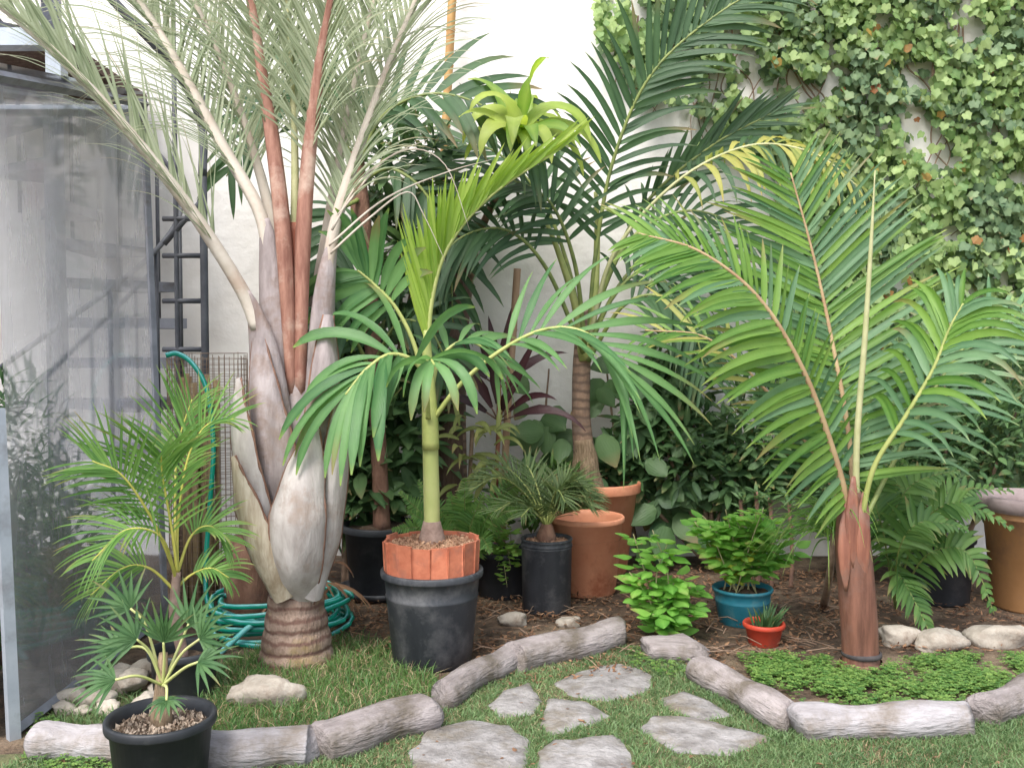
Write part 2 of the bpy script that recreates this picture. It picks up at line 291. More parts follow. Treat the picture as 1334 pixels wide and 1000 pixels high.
PROF = {
 'palm': lambda t: min(1, 0.45+t*3.2)*(1-t**2.6)**0.8 if t < 1 else 0,
 'blunt': lambda t: min(1, 0.3+t*2.2)*(1-0.25*t if t < 0.8 else (1-0.25*t)*(1-(t-0.8)*4.2)),
 'lance': lambda t: min(1, 0.35+t*2.0)*(1-max(0, t-0.35)/0.65)**0.75 if t < 1 else 0,
 'ovate': lambda t: math.sin(math.pi*min(1, t*0.93+0.05))**0.75*(1.12-0.5*t),
 'grass': lambda t: 1-t*0.97,
 'pinna': lambda t: (0.75+0.25*math.sin(3*t))*(1-t**3)}
def leaf(mb, base, d, nrm, L, w, prof='palm', segs=6, droop=0.0, fold=0.25, rv=None, curl=0.0, wav=0.0):
    f = PROF[prof]; rv = random.random() if rv is None else rv
    d = V(d).normalized(); nrm = V(nrm); p = V(base); vs = []; fs = []; ts = []; st = L/segs; ph = rnd(0, 6)
    for i in range(segs+1):
        t = i/segs
        sd_ = d.cross(nrm)
        if sd_.length < 1e-4: sd_ = d.cross(V((0.3, 1, 0.2)))
        sd_.normalize(); nn = sd_.cross(d).normalized(); hw = w*0.5*max(0.02, f(t))
        lift = nn*(fold*hw)
        wv = nn*(wav*w*math.sin(ph+t*9))
        vs += [p-sd_*hw+lift+wv, p, p+sd_*hw+lift-wv]; ts += [(rv, t, 0), (rv, t, 1), (rv, t, 0)]
        if i:
            a = (i-1)*3; fs += [(a, a+1, a+4, a+3), (a+1, a+2, a+5, a+4)]
        p = p+d*st
        d = (d+V((0, 0, -droop/segs*(0.5+t)))+nn*(curl/segs)).normalized()
    mb.add(vs, fs, ts)

def frond(root, pts, face, n, L, w, ang=(65, 30), lift=20, droop=0.6, mat='leaf_kentia', rmat='rachis_dark', rr=(0.012, 0.003), t0=0.25,
          prof='palm', sep=True, Lp=None, jitter=7, segs=6, fold=0.3, name='frond', alt=None, leafname='leaflet', sides=(-1, 1), flatr=0.8, t1=0.99, curl=0.0, gapp=0.0, sl=None):
    sp = spline(pts, 40); face = V(face).normalized()
    mb = MB(); tube(mb, sp, list(rr), 7, True, flatr, face)
    fo = mk(name, mb, rmat, root)
    Lp = Lp or (lambda t: 0.55+0.45*math.sin(math.pi*(0.12+0.80*t))**0.8 if t < 0.6 else 0.45+0.55*math.sin(math.pi*(0.12+0.80*t)))
    joint = MB()
    for i in range(n):
        for s in sides:
            if gapp and random.random() < gapp: continue
            t = min(1, max(0, (i+0.5+0.25*s*0.5+rnd(-.22, .22))/n)); u = min(t1, t0+(t1-t0)*t); k = u*40; j = min(int(k), 39)
            p = sp[j].lerp(sp[j+1], k-j); tg = (sp[j+1]-sp[max(0, j-1)]).normalized()
            sv = tg.cross(face).normalized(); nv = sv.cross(tg).normalized()
            a = R(ang[0]+(ang[1]-ang[0])*t+rnd(-jitter, jitter)); lf = R(lift+rnd(-jitter, jitter))
            d = tg*math.cos(a)+(sv*s*math.cos(lf)+nv*math.sin(lf))*math.sin(a)
            nl = (nv*math.cos(lf)-sv*s*math.sin(lf))+sv*rnd(-.3, .3)+tg*rnd(-.35, .35)
            m = MB() if sep else joint
            wf = 0.7+0.3*math.sin(math.pi*min(1, t*1.1+0.05))
            leaf(m, p, d, nl, L*Lp(t)*rnd(0.86, 1.1)*((sl or {}).get(s, 1)), w*wf*rnd(0.88, 1.12), prof, segs, droop*rnd(0.75, 1.25), fold, None, curl)
            if sep:
                mt = mat
                if alt and random.random() < alt[1]: mt = alt[0]
                mk(leafname, m, mt, fo)
    if not sep: tag(mk(leafname+'s', joint, mat, fo), kind='stuff')
    return fo

def rock(name, c, size, seed, mat='rock', parent=None, label=None, cat=None, group=None, flatb=True, rough=0.25, nu=26, nv=16):
    vs = []; fs = []; rg = random.Random(seed*7+1)
    pl = [(V((rg.uniform(-1, 1), rg.uniform(-1, 1), rg.uniform(-.6, 1))).normalized(), rg.uniform(.62, .9)) for _ in range(12)]
    for i in range(nv+1):
        th = math.pi*i/nv
        for k in range(nu):
            a = 2*math.pi*k/nu; d = V((math.sin(th)*math.cos(a), math.sin(th)*math.sin(a), math.cos(th)))
            cut = min([1.0]+[h_/d.dot(n_) for n_, h_ in pl if d.dot(n_) > .05])
            q = cut*(1.12+rough*0.6*NZ.noise(d*1.6+V((seed*3.1, seed, 0)))+rough*0.4*NZ.noise(d*4+V((seed, 0, seed*2))))
            x = V((math.copysign(abs(d.x)**0.75, d.x)*size[0], math.copysign(abs(d.y)**0.75, d.y)*size[1], math.copysign(abs(d.z)**0.8, d.z)*size[2]))*q
            vs.append(V(c)+x)
    for i in range(nv):
        for k in range(nu):
            a, b = i*nu+k, i*nu+(k+1) % nu; fs.append((a, a+nu, b+nu, b))
    mb = MB(); mb.add(vs, fs)
    o = mk(name, mb, mat, parent, None if parent else c); return tag(o, label, cat, group)
def inpoly(x, y, poly):
    r = False; j = len(poly)-1
    for i in range(len(poly)):
        xi, yi = poly[i]; xj, yj = poly[j]
        if (yi > y) != (yj > y) and x < (xj-xi)*(y-yi)/(yj-yi)+xi: r = not r
        j = i
    return r
def gpoly(px): return [tuple(G(x, y)[:2]) for x, y in px]
def scatter_pts(poly, n, maskfn=None):
    xs = [p[0] for p in poly]; ys = [p[1] for p in poly]; out = []; tries = 0
    while len(out) < n and tries < n*12:
        tries += 1; x = rnd(min(xs), max(xs)); y = rnd(min(ys), max(ys))
        if inpoly(x, y, poly) and (maskfn is None or maskfn(x, y)): out.append((x, y))
    return out

# ------------------------------------------------------------------ the setting
WALLY = 6.35
mb = MB(); N = 60
mb.add([(-60, -60, -0.012), (60, -60, -0.012), (60, 60, -0.012), (-60, 60, -0.012)], [(0, 1, 2, 3)])
tag(mk('ground', mb, 'soil', None, (0, 0, 0), False), kind='structure')
# bed soil with relief
mb = MB(); nx, ny = 120, 90; X0, X1, Y0, Y1 = -4, 4, 2.2, WALLY+0.05
for j in range(ny+1):
    for i in range(nx+1):
        x = X0+(X1-X0)*i/nx; y = Y0+(Y1-Y0)*j/ny
        h = 0.012*NZ.noise(V((x*3, y*3, 0)))+0.008*NZ.noise(V((x*9, y*9, 2)))
        mb.v.append((x, y, h*0.8)); mb.t.append((0.5, 0, 0))
for j in range(ny):
    for i in range(nx):
        a = j*(nx+1)+i; mb.f.append((a, a+1, a+nx+2, a+nx+1))
tag(mk('soil_bed', mb, 'soil', None, (0, 0, 0)), kind='structure')
LAWN = gpoly([(-300, 1000), (30, 985), (60, 950), (75, 905), (180, 905), (270, 870), (330, 850), (470, 845), (530, 850), (560, 880), (600, 905), (680, 868), (830, 842), (905, 872), (1010, 950), (1180, 968), (1290, 930), (1334, 905), (1500, 905), (2300, 1100), (2000, 2600), (-700, 2600)])
mb = MB(); mb.add([(x, y, 0.011) for x, y in LAWN], [tuple(range(len(LAWN)))])
tag(mk('lawn', mb, 'lawn_soil', None, (0, 0, 0), False), kind='structure')

# garden wall
mb = MB(); nx, nz = 140, 60; vs = []
for j in range(nz+1):
    for i in range(nx+1):
        x = -6+12*i/nx; z = -0.1+5.3*j/nz
        vs.append((x, WALLY+0.012*NZ.noise(V((x*1.5, 0, z*1.5)))+0.004*NZ.noise(V((x*7, 3, z*7))), z))
fs = [(j*(nx+1)+i, j*(nx+1)+i+1, (j+1)*(nx+1)+i+1, (j+1)*(nx+1)+i) for j in range(nz) for i in range(nx)]
mb.add(vs, fs); boxm(mb, (-6, WALLY+0.05, -0.1), (6, WALLY+0.3, 5.2))
tag(mk('garden_wall', mb, 'wall', None, (0, WALLY, 0)), 'tall cream plastered garden wall behind all the palms', 'wall')

# ------------------------------------------------------------------ stone path
PATH = gpoly([(440, 1010), (560, 930), (700, 868), (835, 850), (1000, 960), (1060, 1010), (1100, 1090), (420, 1090)])
mb = MB(); mb.add([(x, y, 0.016) for x, y in PATH], [tuple(range(len(PATH)))])
path = tag(mk('stone_path', mb, 'lawn_soil', None, (0, 0, 0), False), kind='structure')
STONES = [[(530, 985), (560, 955), (610, 943), (665, 950), (690, 972), (685, 1012), (620, 1025), (540, 1020)],
          [(633, 925), (655, 905), (690, 895), (706, 918), (695, 938), (650, 940)],
          [(718, 895), (760, 876), (810, 868), (852, 885), (850, 905), (795, 920), (735, 912)],
          [(703, 950), (712, 915), (760, 918), (798, 938), (770, 950), (715, 965)],
          [(697, 985), (720, 970), (800, 963), (828, 985), (825, 1020), (760, 1030), (700, 1022)],
          [(830, 955), (850, 938), (905, 940), (960, 955), (1005, 968), (960, 990), (880, 987)],
          [(858, 915), (890, 905), (925, 918), (955, 938), (920, 945), (870, 930)],
          [(480, 1040), (520, 1030), (620, 1040), (640, 1070), (560, 1090), (470, 1075)],
          [(850, 1020), (930, 1005), (1010, 1020), (990, 1060), (900, 1070), (845, 1050)]]
SG = [gpoly(s) for s in STONES]
for k, s in enumerate(SG):
    c = V((sum(p[0] for p in s)/len(s), sum(p[1] for p in s)/len(s), 0)); m = MB(); ring = []
    q = len(s)
    for i in range(q):
        a, b = V((*s[i], 0)), V((*s[(i+1) % q], 0))
        for t in (0, 0.17, 0.33, 0.5, 0.66, 0.83):
            p = a.lerp(b, t); p += (p-c)*(0.10*NZ.noise(p*8+V((k, 0, 0)))+0.06*NZ.noise(p*25)+0.01); ring.append(p)
    n = len(ring); hz = 0.021+0.004*NZ.noise(V((k*2.3, 0, 0)))
    vs = [(p.x, p.y, 0.012) for p in ring]+[(p.x, p.y, hz-0.012) for p in ring]
    for f_, dz in ((0.93, 0.0), (0.62, 0.003), (0.3, 0.004)):
        vs += [(*(c+(p-c)*f_)[:2], hz+dz+0.007*NZ.noise(V(((c+(p-c)*f_).x*11, (c+(p-c)*f_).y*11, k)))) for p in ring]
    vs.append((c.x, c.y, hz+0.006)); fs = []
    for j in range(4):
        for i in range(n): fs.append((j*n+i, j*n+(i+1) % n, (j+1)*n+(i+1) % n, (j+1)*n+i))
    for i in range(n): fs.append((4*n+i, 4*n+(i+1) % n, 5*n))
    m.add(vs, fs); mk('flagstone', m, 'flagstone', path)

# ------------------------------------------------------------------ log edging
def log(a, b, r, mat, label, seed, lift=0.0):
    A, B = G(*a), G(*b); A.z = B.z = r*0.74+lift; n = 36
    d = (B-A).normalized(); pts = [A+d*(-0.0)]; L = (B-A).length
    pts = [A.lerp(B, i/n)+V((0, 0, 0.005*math.sin(i*0.25+seed)))+d.cross(V((0, 0, 1)))*(0.008*math.sin(i*0.2+seed*2)) for i in range(n+1)]
    pts = [A-d*0.012]+pts+[B+d*0.012]
    rad = [r*0.86]+[r*(1+0.04*math.sin(i*0.3+seed*1.7)+0.03*NZ.noise(V((i*.6, seed, 0)))) for i in range(n+1)]+[r*0.86]
    mb = MB(); tube(mb, pts, rad, 30, True, 0.97, (0, 0, 1), 0.0, seed)
    for i_, v_ in enumerate(mb.v):
        v_ = V(v_); ax = A+d*((v_-A).dot(d)); o_ = v_-ax; q_ = V((v_-A))
        loc_ = V((q_.dot(d)*4, o_.x*22, o_.z*22+seed*5)); f_ = 1+0.06*NZ.noise(loc_*.6)+0.045*NZ.noise(loc_*1.4)+0.025*NZ.noise(loc_*4)
        mb.v[i_] = tuple(ax+o_*f_)
    yaw = math.atan2(d.y, d.x); cy, sy = math.cos(-yaw), math.sin(-yaw)
    mb.v = [((x-A.x)*cy-(y-A.y)*sy, (x-A.x)*sy+(y-A.y)*cy, z-A.z) for x, y, z in mb.v]
    o = mk('edging_log', mb, mat, None, None); o.location = A; o.rotation_euler.z = yaw; tag(o, label, 'edging log', 'log edging around the planting beds')
log((58, 985), (175, 992), 0.068, 'log_pale', 'pale cream edging log beside the rubble stones and the glazed lean-to', 1)
log((255, 1002), (406, 994), 0.075, 'log_pale', 'pale bluish edging log right beside the fan palm pot', 2)
log((418, 990), (555, 948), 0.078, 'log_brown', 'knotty brown edging log with frayed bark fibres between lawn and stepping stones', 3)
log((575, 922), (662, 872), 0.064, 'log_brown', 'short dark edging log touching the foot of the clay-tiled pot', 4)
log((668, 876), (806, 842), 0.078, 'log_brown', 'long grey-brown edging log with a knot hole in front of the terracotta pots', 5)
log((915, 890), (1028, 953), 0.068, 'log_brown', 'grey edging log slanting down from the small red pot', 7)
log((1040, 962), (1262, 955), 0.070, 'log_pale', 'pale lilac edging log in front of the reddish palm trunk', 8)
log((1282, 945), (1400, 890), 0.068, 'log_brown', 'dark brown edging log bounding the clover bed beside the pale lilac log', 9)
rock('edging_stone', tuple(G(880, 860)+V((0, 0, 0.035))), (0.16, 0.09, 0.07), 4, 'log_brown', None, 'low brown edging stone under the trailing basil', 'stone')
rock('flat_rock', tuple(G(347, 915)+V((0, 0, 0.03))), (0.135, 0.10, 0.075), 11, 'rock', None, 'flat triangular grey rock on the grass in front of the triangle palm', 'rock', rough=0.4)
rub = [(95, 915, .055), (128, 918, .06), (150, 900, .07), (112, 895, .05), (175, 908, .055), (192, 925, .06), (140, 930, .04), (190, 890, .05), (160, 880, .04), (85, 930, .04), (215, 905, .05), (172, 935, .035), (108, 932, .035)]
for k, (x, y, r) in enumerate(rub):
    c = G(x, y); c.z = r*0.45 + (0.05 if k in (4, 7) else 0)
    rock('rubble_stone', tuple(c), (r*rnd(0.9, 1.3), r, r*rnd(0.6, 0.9)), k+20, 'rock', None, 'small pale rubble stone heaped at the foot of the glazed lean-to', 'stone', 'rubble stones by the lean-to')
for k, (x, y, sx, sy, sz, lb) in enumerate([(668, 812, .085, .05, .035, 'flat greyish stone lying left of the black cylinder pot'), (742, 815, .06, .04, .03, 'small yellowish stone lying at the foot of the black cylinder pot'),
        (1170, 838, .09, .06, .05, 'narrow tan kerb stone right beside the reddish palm trunk'), (1222, 843, .12, .08, .055, 'pale kerb stone under the drooping fern tip'), (1305, 838, .16, .09, .06, 'large pale kerb stone in front of the tan pot'), (1420, 832, .16, .1, .06, 'kerb stone past the tan pot')]):
    c = G(x, y); c.z = sz*0.6
    if x < 1400: rock('stone', tuple(c), (sx, sy, sz), k+50, 'rock', None, lb, 'stone')

# ------------------------------------------------------------------ lean-to with hazy sheets
XA, XB = -1.772, -1.84          # foot and head of the glazed side (it leans outward a little)
YN, YF = 3.36, 4.85; ZN, ZF = 2.36, 2.62
def lx(z): return XA+(XB-XA)*z/2.5
lt = thing('lean_to', (-2.3, YN, 0), 'glazed lean-to with hazy clear sheets and grey metal frame', 'lean-to')
m = MB(); m.add([(lx(0.03), YN+0.05, 0.03), (lx(0.03), YF-0.04, 0.03), (lx(ZF), YF-0.04, ZF-0.05), (lx(ZN), YN+0.05, ZN-0.04)], [(0, 1, 2, 3)])
mk('side_sheet', m, 'hazy_sheet', lt, smooth=False)
m = MB(); m.add([(-4.2, YN, 0.03), (lx(0)-0.05, YN, 0.03), (lx(ZN)-0.05, YN, ZN-0.03), (-4.2, YN, ZN-0.03)], [(0, 1, 2, 3)])
mk('front_sheet', m, 'hazy_sheet', lt, smooth=False)
m = MB(); m.add([(-4.25, YN-0.12, ZN+0.0), (lx(2.5)+0.04, YN-0.12, ZN+0.0), (lx(2.5)+0.04, YF, ZF+0.035), (-4.25, YF, ZF+0.035)], [(0, 1, 2, 3)])
mk('roof_sheet', m, 'roof_sheet', lt, smooth=False)
def bar(par, name, a, b, r, mat, sides=4, face=(0, -1, 0.01)):
    m = MB(); tube(m, [V(a), V(a).lerp(V(b), 0.5), V(b)], r, sides, True, 1, face); return mk(name, m, mat, par, smooth=sides > 4)
bar(lt, 'post', (lx(0)-0.0, YN, 0), (lx(1.18), YN, 1.18), 0.027, 'aluminium')
bar(lt, 'post', (lx(1.18)-0.02, YN, 1.18), (lx(ZN)-0.02, YN, ZN), 0.02, 'steel')
bar(lt, 'post', (lx(0), YF, 0), (lx(ZF), YF, ZF), 0.019, 'steel')
bar(lt, 'top_rail', (lx(2.5), YN-0.1, ZN-0.035), (lx(2.5), YF+0.02, ZF-0.01), 0.022, 'steel')
bar(lt, 'bottom_rail', (lx(0), YN, 0.025), (lx(0), YF, 0.025), 0.022, 'steel')
bar(lt, 'rafter', (-2.9, YN-0.1, ZN-0.04), (-2.9, YF, ZF-0.01), 0.018, 'steel')
bar(lt, 'rafter', (-2.2, YN-0.1, ZN-0.04), (-2.2, YF, ZF-0.01), 0.018, 'steel')
bar(lt, 'rear_beam', (-4.2, YF-0.05, ZF-0.06), (lx(2.5)-0.02, YF-0.05, ZF-0.06), 0.028, 'aluminium')
bar(lt, 'front_beam', (-4.2, YN, ZN-0.05), (lx(2.4)-0.03, YN, ZN-0.05), 0.03, 'steel')

# ------------------------------------------------------------------ spiral stair
SC = V((-2.66, 5.62, 0)); SR = 0.72
st = thing('spiral_staircase', tuple(SC), 'grey steel spiral staircase against the wall behind the lean-to', 'staircase')
m = MB(); tube(m, [SC, SC+V((0, 0, 2)), SC+V((0, 0, 4.2))], 0.055, 14); mk('centre_pole', m, 'steel', st)
hp = []
for k in range(17):
    a = R(-118+k*25); z = 0.235*(k+0.4); a0, a1 = a-R(15), a+R(15)
    w0, w1 = V((math.cos(a0), math.sin(a0), 0)), V((math.cos(a1), math.sin(a1), 0))
    if z < 3.9:
        m = MB(); q = [SC+w0*0.05, SC+w0*SR, SC+w1*SR, SC+w1*0.05]
        m.add([p+V((0, 0, z)) for p in q]+[p+V((0, 0, z+0.06)) for p in q], [(0, 3, 2, 1), (4, 5, 6, 7), (0, 1, 5, 4), (1, 2, 6, 5), (2, 3, 7, 6), (3, 0, 4, 7)])
        mk('tread', m, 'steel', st, smooth=False)
        o = SC+V((math.cos(a), math.sin(a), 0))*(SR-0.02)
        m = MB(); tube(m, [o+V((0, 0, z-0.2)), o+V((0, 0, z+0.4)), o+V((0, 0, z+0.9))], 0.013, 8); mk('baluster', m, 'steel_dark', st)
    hp.append(SC+V((math.cos(a), math.sin(a), 0))*(SR-0.02)+V((0, 0, z+0.9)))
m = MB(); tube(m, spline(hp, 90), 0.015, 8); mk('handrail', m, 'steel_dark', st)
# two posts and cross bars of the ladder frame that shows beside the lean-to
lad = thing('steel_ladder', tuple(P(240, 500, 5.25).xy.to_3d()), 'dark steel ladder frame with rungs beside the lean-to post', 'ladder')
for px, r in ((228, 0.014), (264, 0.022)):
    a = P(px, 200, 5.25); bar(lad, 'rail', (a.x, 5.25, 0), (a.x, 5.25, 2.75 if px > 250 else 3.4), r, 'steel_dark', 8)
for py in (285, 333, 392, 455, 520, 590):
    a, b = P(212, py, 5.25), P(264, py, 5.25); bar(lad, 'rung', a, b, 0.014, 'steel_dark', 8)
a, b = P(214, 318, 5.25), P(262, 262, 5.25); bar(lad, 'brace', a, b, 0.015, 'steel_dark', 8)
a, b, c = P(262, 160, 5.25), P(228, 90, 5.1), P(165, 20, 4.95); m = MB(); tube(m, spline([P(264, 230, 5.25), a, b, c, P(90, -60, 4.9)], 24), 0.024, 8); mk('handrail', m, 'steel_dark', lad)
# landing beam over the lean-to
lb_ = thing('landing_beam', tuple(P(-60, 50, 5.0)), 'weathered bluish metal landing beam above the lean-to roof', 'beam')
a, b = P(-400, 48, 4.78), P(56, 52, 4.78); m = MB(); boxm(m, (a.x, a.y, a.z-0.04), (b.x, b.y+0.1, a.z+0.045)); mk('beam', m, 'aluminium', lb_, smooth=False)
a = P(68, 70, 4.78); m = MB(); boxm(m, (a.x-0.035, a.y, ZF+0.03), (a.x+0.04, a.y+0.08, a.z+0.03)); mk('bracket', m, 'aluminium', lb_, smooth=False)
a = P(40, 20, 4.78); m = MB(); boxm(m, (-4.2, a.y+0.2, a.z-0.06), (a.x, a.y+1.5, a.z+0.0)); mk('deck', m, 'bark_dark', lb_, smooth=False)

# wire mesh roll with reed mat, tree stump, hose
wc = V((P(272, 600, 4.98).x, 4.98, 0)); WR = 0.20
wm = thing('wire_mesh_roll', tuple(wc), 'rusty wire mesh roll standing round a reed mat', 'wire mesh')
m = MB(); H = 1.34
for k in range(44):
    a = 2*math.pi*k/44; p = wc+V((math.cos(a)*WR, math.sin(a)*WR, 0)); tube(m, [p, p+V((0, 0, H+rnd(-0.02, 0.03)))], 0.0021, 3, False)
for j in range(48):
    z = 0.02+j*H/47; pts = [wc+V((math.cos(2*math.pi*k/24)*WR, math.sin(2*math.pi*k/24)*WR, z)) for k in range(25)]; tube(m, pts, 0.0016, 3, False)
mk('mesh', m, 'rust_wire', wm)
for k in range(34):
    a = rnd(0, 6.28); r = .10*math.sqrt(random.random()); p = wc+V((-.06+math.cos(a)*r, .03+math.sin(a)*r, 0)); t_ = V((rnd(-.03, .03), rnd(-.03, .03), rnd(1.02, 1.26)))
    m = MB(); tube(m, [p, p+t_*.5+V((rnd(-.01, .01), 0, 0)), p+t_], rnd(.009, .014), 7); mk('reed', m, 'reed', wm)
c = G(318, 818); m = MB(); tube(m, [c+V((0, .1, -.02)), c+V((-.01, .1, .15)), c+V((0, .1, .3)), c+V((.01, .1, .43))], [.135, .12, .125, .11], 20, True, 1, None, 0.2, 4)
tag(mk('tree_stump', m, 'bark_rust', None, tuple(c)), 'reddish brown tree stump between the mesh roll and triangle palm', 'stump')
hose = thing('garden_hose', tuple(G(350, 830)), 'coiled green garden hose with pale highlight stripe and arched end', 'hose')
hc = V((P(362, 700, 4.70).x, 4.70, 0)); pts = []; NT = 9
for i in range(NT*28):
    a = 2*math.pi*i/28+2.4; k = i/28; r = 0.315+0.035*math.sin(k*2.1)+0.012*math.sin(a*3+k)
    pts.append(hc+V((math.cos(a)*r, math.sin(a)*r*0.95, 0.014+0.019*k+0.012*math.sin(a*2+k*1.3))))
up = [P(292, 800, 4.74), P(272, 790, 4.76), P(268, 740, 4.78), P(274, 650, 4.78), P(278, 580, 4.78), P(270, 510, 4.78), P(252, 475, 4.78), P(232, 461, 4.78), P(216, 463, 4.76)]
m = MB(); tube(m, pts+spline([pts[-1]]+up, 50)[1:], 0.0125, 8); mk('tube', m, 'hose_green', hose)
m = MB(); tube(m, [p+V((0, -0.0065, 0.0072)) for p in pts+spline([pts[-1]]+up, 50)[1:]], 0.0062, 5); mk('stripe', m, 'hose_highlight_stripe', hose)
m = MB(); tube(m, spline([P(275, 862, 4.30), P(300, 838, 4.33), P(330, 812, 4.38), P(352, 803, 4.45)], 16), 0.0128, 8); mk('highlight_strand', m, 'hose_highlight_stripe', hose)  # pale strand, the hose highlight put into its colour

# ------------------------------------------------------------------ pots
def pot(name, c, rt, rb, h, mat, label, lip=0.02, liph=0.04, group=None, wall=0.012, soil=0.05, soilmat='soil', soilname='soil', bands=(), tilt=None, cat='pot'):
    t = thing(name, tuple(c), label, cat, group)
    pr = [(0.001, 0.0), (rb-0.008, 0.0), (rb, 0.01)]
    zs = sorted(list(bands)+[h-liph-0.004])
    for z in zs: r = rb+(rt-lip-rb)*z/h; pr += [(r, z-0.006), (r+0.004, z), (r, z+0.006)] if z in bands else [(r, z)]
    pr += [(rt-0.002, h-liph), (rt, h-liph+0.006), (rt, h-0.006), (rt-0.004, h), (rt-lip*0.6-wall*0.4, h), (rt-lip*0.6-wall, h-0.008), (rt-lip-wall, h-liph), (rt-lip-wall-0.004, h-soil-0.04)]
    m = MB(); lathe(m, c, pr, 48, 0.006); mk('body', m, mat, t)
    m = MB(); R_ = rt-lip-wall+0.002; vs = []; fs = []; K = 7; Q = 28
    for j in range(K+1):
        for k in range(Q):
            a = 2*math.pi*k/Q; r = R_*j/K; vs.append((c[0]+math.cos(a)*r, c[1]+math.sin(a)*r, c[2]+h-soil+0.018*NZ.noise(V((math.cos(a)*r*18, math.sin(a)*r*18, h)))+0.012*(1-j/K)))
    for j in range(K):
        for k in range(Q): a_, b_ = j*Q+k, j*Q+(k+1) % Q; fs.append((a_, b_, b_+Q, a_+Q))
    m.add(vs, fs); mk('soil', m, 'soil', t)
    if soilmat != 'soil':
        m = MB()
        for _ in range(420):
            a = rnd(0, 6.28); r = R_*math.sqrt(random.random())*0.97; s = rnd(0.005, 0.012); p = V((c[0]+math.cos(a)*r, c[1]+math.sin(a)*r, c[2]+h-soil+0.012*(1-r/R_)+0.006))
            q = [p+V((rnd(-1, 1), rnd(-1, 1), rnd(-.6, .6)))*s for _ in range(3)]+[p+V((rnd(-.4, .4), rnd(-.4, .4), 1))*s, p-V((0, 0, s))]
            m.add(q, [(0, 1, 3), (1, 2, 3), (2, 0, 3), (0, 1, 4), (1, 2, 4), (2, 0, 4)])
        tag(mk(soilname, m, soilmat, t, smooth=False), kind='stuff')
    return t
# tiled pot
TC = V((P(563, 800, 4.22).x, 4.22, 0)); TH = 0.415
tp = pot('tile_rimmed_pot', TC, 0.228, 0.175, TH, 'dusty_plastic', 'large dusty black pot ringed inside with upright clay tiles', 0.014, 0.03, soil=0.02, bands=(0.30,))
NTL = 17
for k in range(NTL):
    a = 2*math.pi*(k+0.35)/NTL; rr = 0.187; w = 2*rr*math.tan(math.pi/NTL)*1.10; d = V((math.cos(a), math.sin(a), 0)); s = V((-d.y, d.x, 0))
    z0, z1 = TH-0.045, TH+0.13+rnd(-0.007, 0.007); tl = rnd(0.006, 0.014); m = MB(); th = 0.011; sk = s*rnd(-0.006, 0.006)
    vs = []
    for z, o in ((z0, 0), (z1, tl)):
        for q in (-0.5, -0.44, 0.44, 0.5):
            for e in (0, 1): vs.append(TC+d*(rr+o+(th if e else 0)+(0.004 if abs(q) > 0.47 else 0)+0.004*(k % 2))+s*(q*w)+sk*(z > TH)+V((0, 0, z)))
    fs = []
    for i in range(3):
        a0 = i*2; b0 = 8+i*2; fs += [(a0, a0+2, b0+2, b0), (a0+1, b0+1, b0+3, a0+3), (b0, b0+2, b0+3, b0+1)]
    fs += [(0, 8, 9, 1), (6, 7, 15, 14)]
    m.add(vs, fs); mk('tile', m, 'tile_clay', tp, smooth=False)
m = MB()
for j in range(700):
    a = rnd(0, 6.28); r = 0.19*math.sqrt(random.random()); s = rnd(0.006, 0.015); p = TC+V((math.cos(a)*r, math.sin(a)*r, TH+0.108+0.02*(1-r/0.2)+rnd(-.006, .006)))
    q = [p+V((rnd(-1, 1), rnd(-1, 1), rnd(-.6, .6)))*s for _ in range(3)]+[p+V((0, 0, s*.8))]
    m.add(q, [(0, 1, 3), (1, 2, 3), (2, 0, 3), (0, 2, 1)])
lathe(m, TC, [(0.001, TH+0.122), (0.12, TH+0.115), (0.195, TH+0.105)], 28)
tag(mk('bark_chips', m, 'bark_chip', tp, smooth=False), kind='stuff')
FC = V((P(209, 900, 2.98).x, 2.98, 0)); pot('nursery_pot', FC, 0.17, 0.135, 0.24, 'black_plastic', 'small black pot of gravel holding the little fan palm', 0.012, 0.03, soil=0.045, soilmat='gravel', soilname='gravel')
AC = V((P(240, 880, 3.78).x, 3.78, 0)); pot('nursery_pot', AC, 0.14, 0.115, 0.2, 'black_plastic', 'black pot holding the areca palm behind the rubble stones', 0.012, 0.03)
DC = V((P(712, 800, 5.03).x, 5.03, 0)); pot('nursery_pot', DC, 0.138, 0.128, 0.39, 'dusty_plastic', 'tall black cylinder pot holding the small date palm', 0.004, 0.012, soil=0.03, soilmat='bark_chip', soilname='bark_chips', bands=(0.345, 0.355))
T1 = V((P(764, 780, 5.42).x, 5.42, 0)); pot('terracotta_pot', T1, 0.215, 0.165, 0.435, 'terracotta', 'smooth terracotta pot standing in front of a taller one', 0.01, 0.03, soil=0.12)
T2 = V((P(778, 760, 5.95).x, 5.92, 0)); pot('terracotta_pot', T2, 0.265, 0.18, 0.56, 'terracotta', 'taller terracotta pot behind, holding the dark feather palm', 0.018, 0.06, soil=0.05)
BC = V((P(967, 800, 4.80).x, 4.80, 0)); pot('basil_pot', BC, 0.152, 0.115, 0.185, 'teal_plastic', 'teal plastic pot full of basil', 0.006, 0.016, soil=0.03, bands=(0.12,))
RC = V((P(995, 840, 4.44).x, 4.44, 0)); pot('bowl_pot', RC, 0.098, 0.07, 0.11, 'red_plastic', 'small red bowl pot with a succulent', 0.008, 0.022, soil=0.03)
NC = V((P(1345, 800, 5.10).x, 5.10, 0))
np_ = pot('clay_planter', NC, 0.262, 0.20, 0.52, 'tan_clay', 'big tan clay planter with mauve rim beside the fern', 0.01, 0.03, soil=0.05)
m = MB(); lathe(m, NC, [(0.25, 0.522), (0.285, 0.53), (0.29, 0.585), (0.28, 0.60), (0.24, 0.60), (0.235, 0.53)], 40); mk('rim', m, 'mauve_rim', np_)
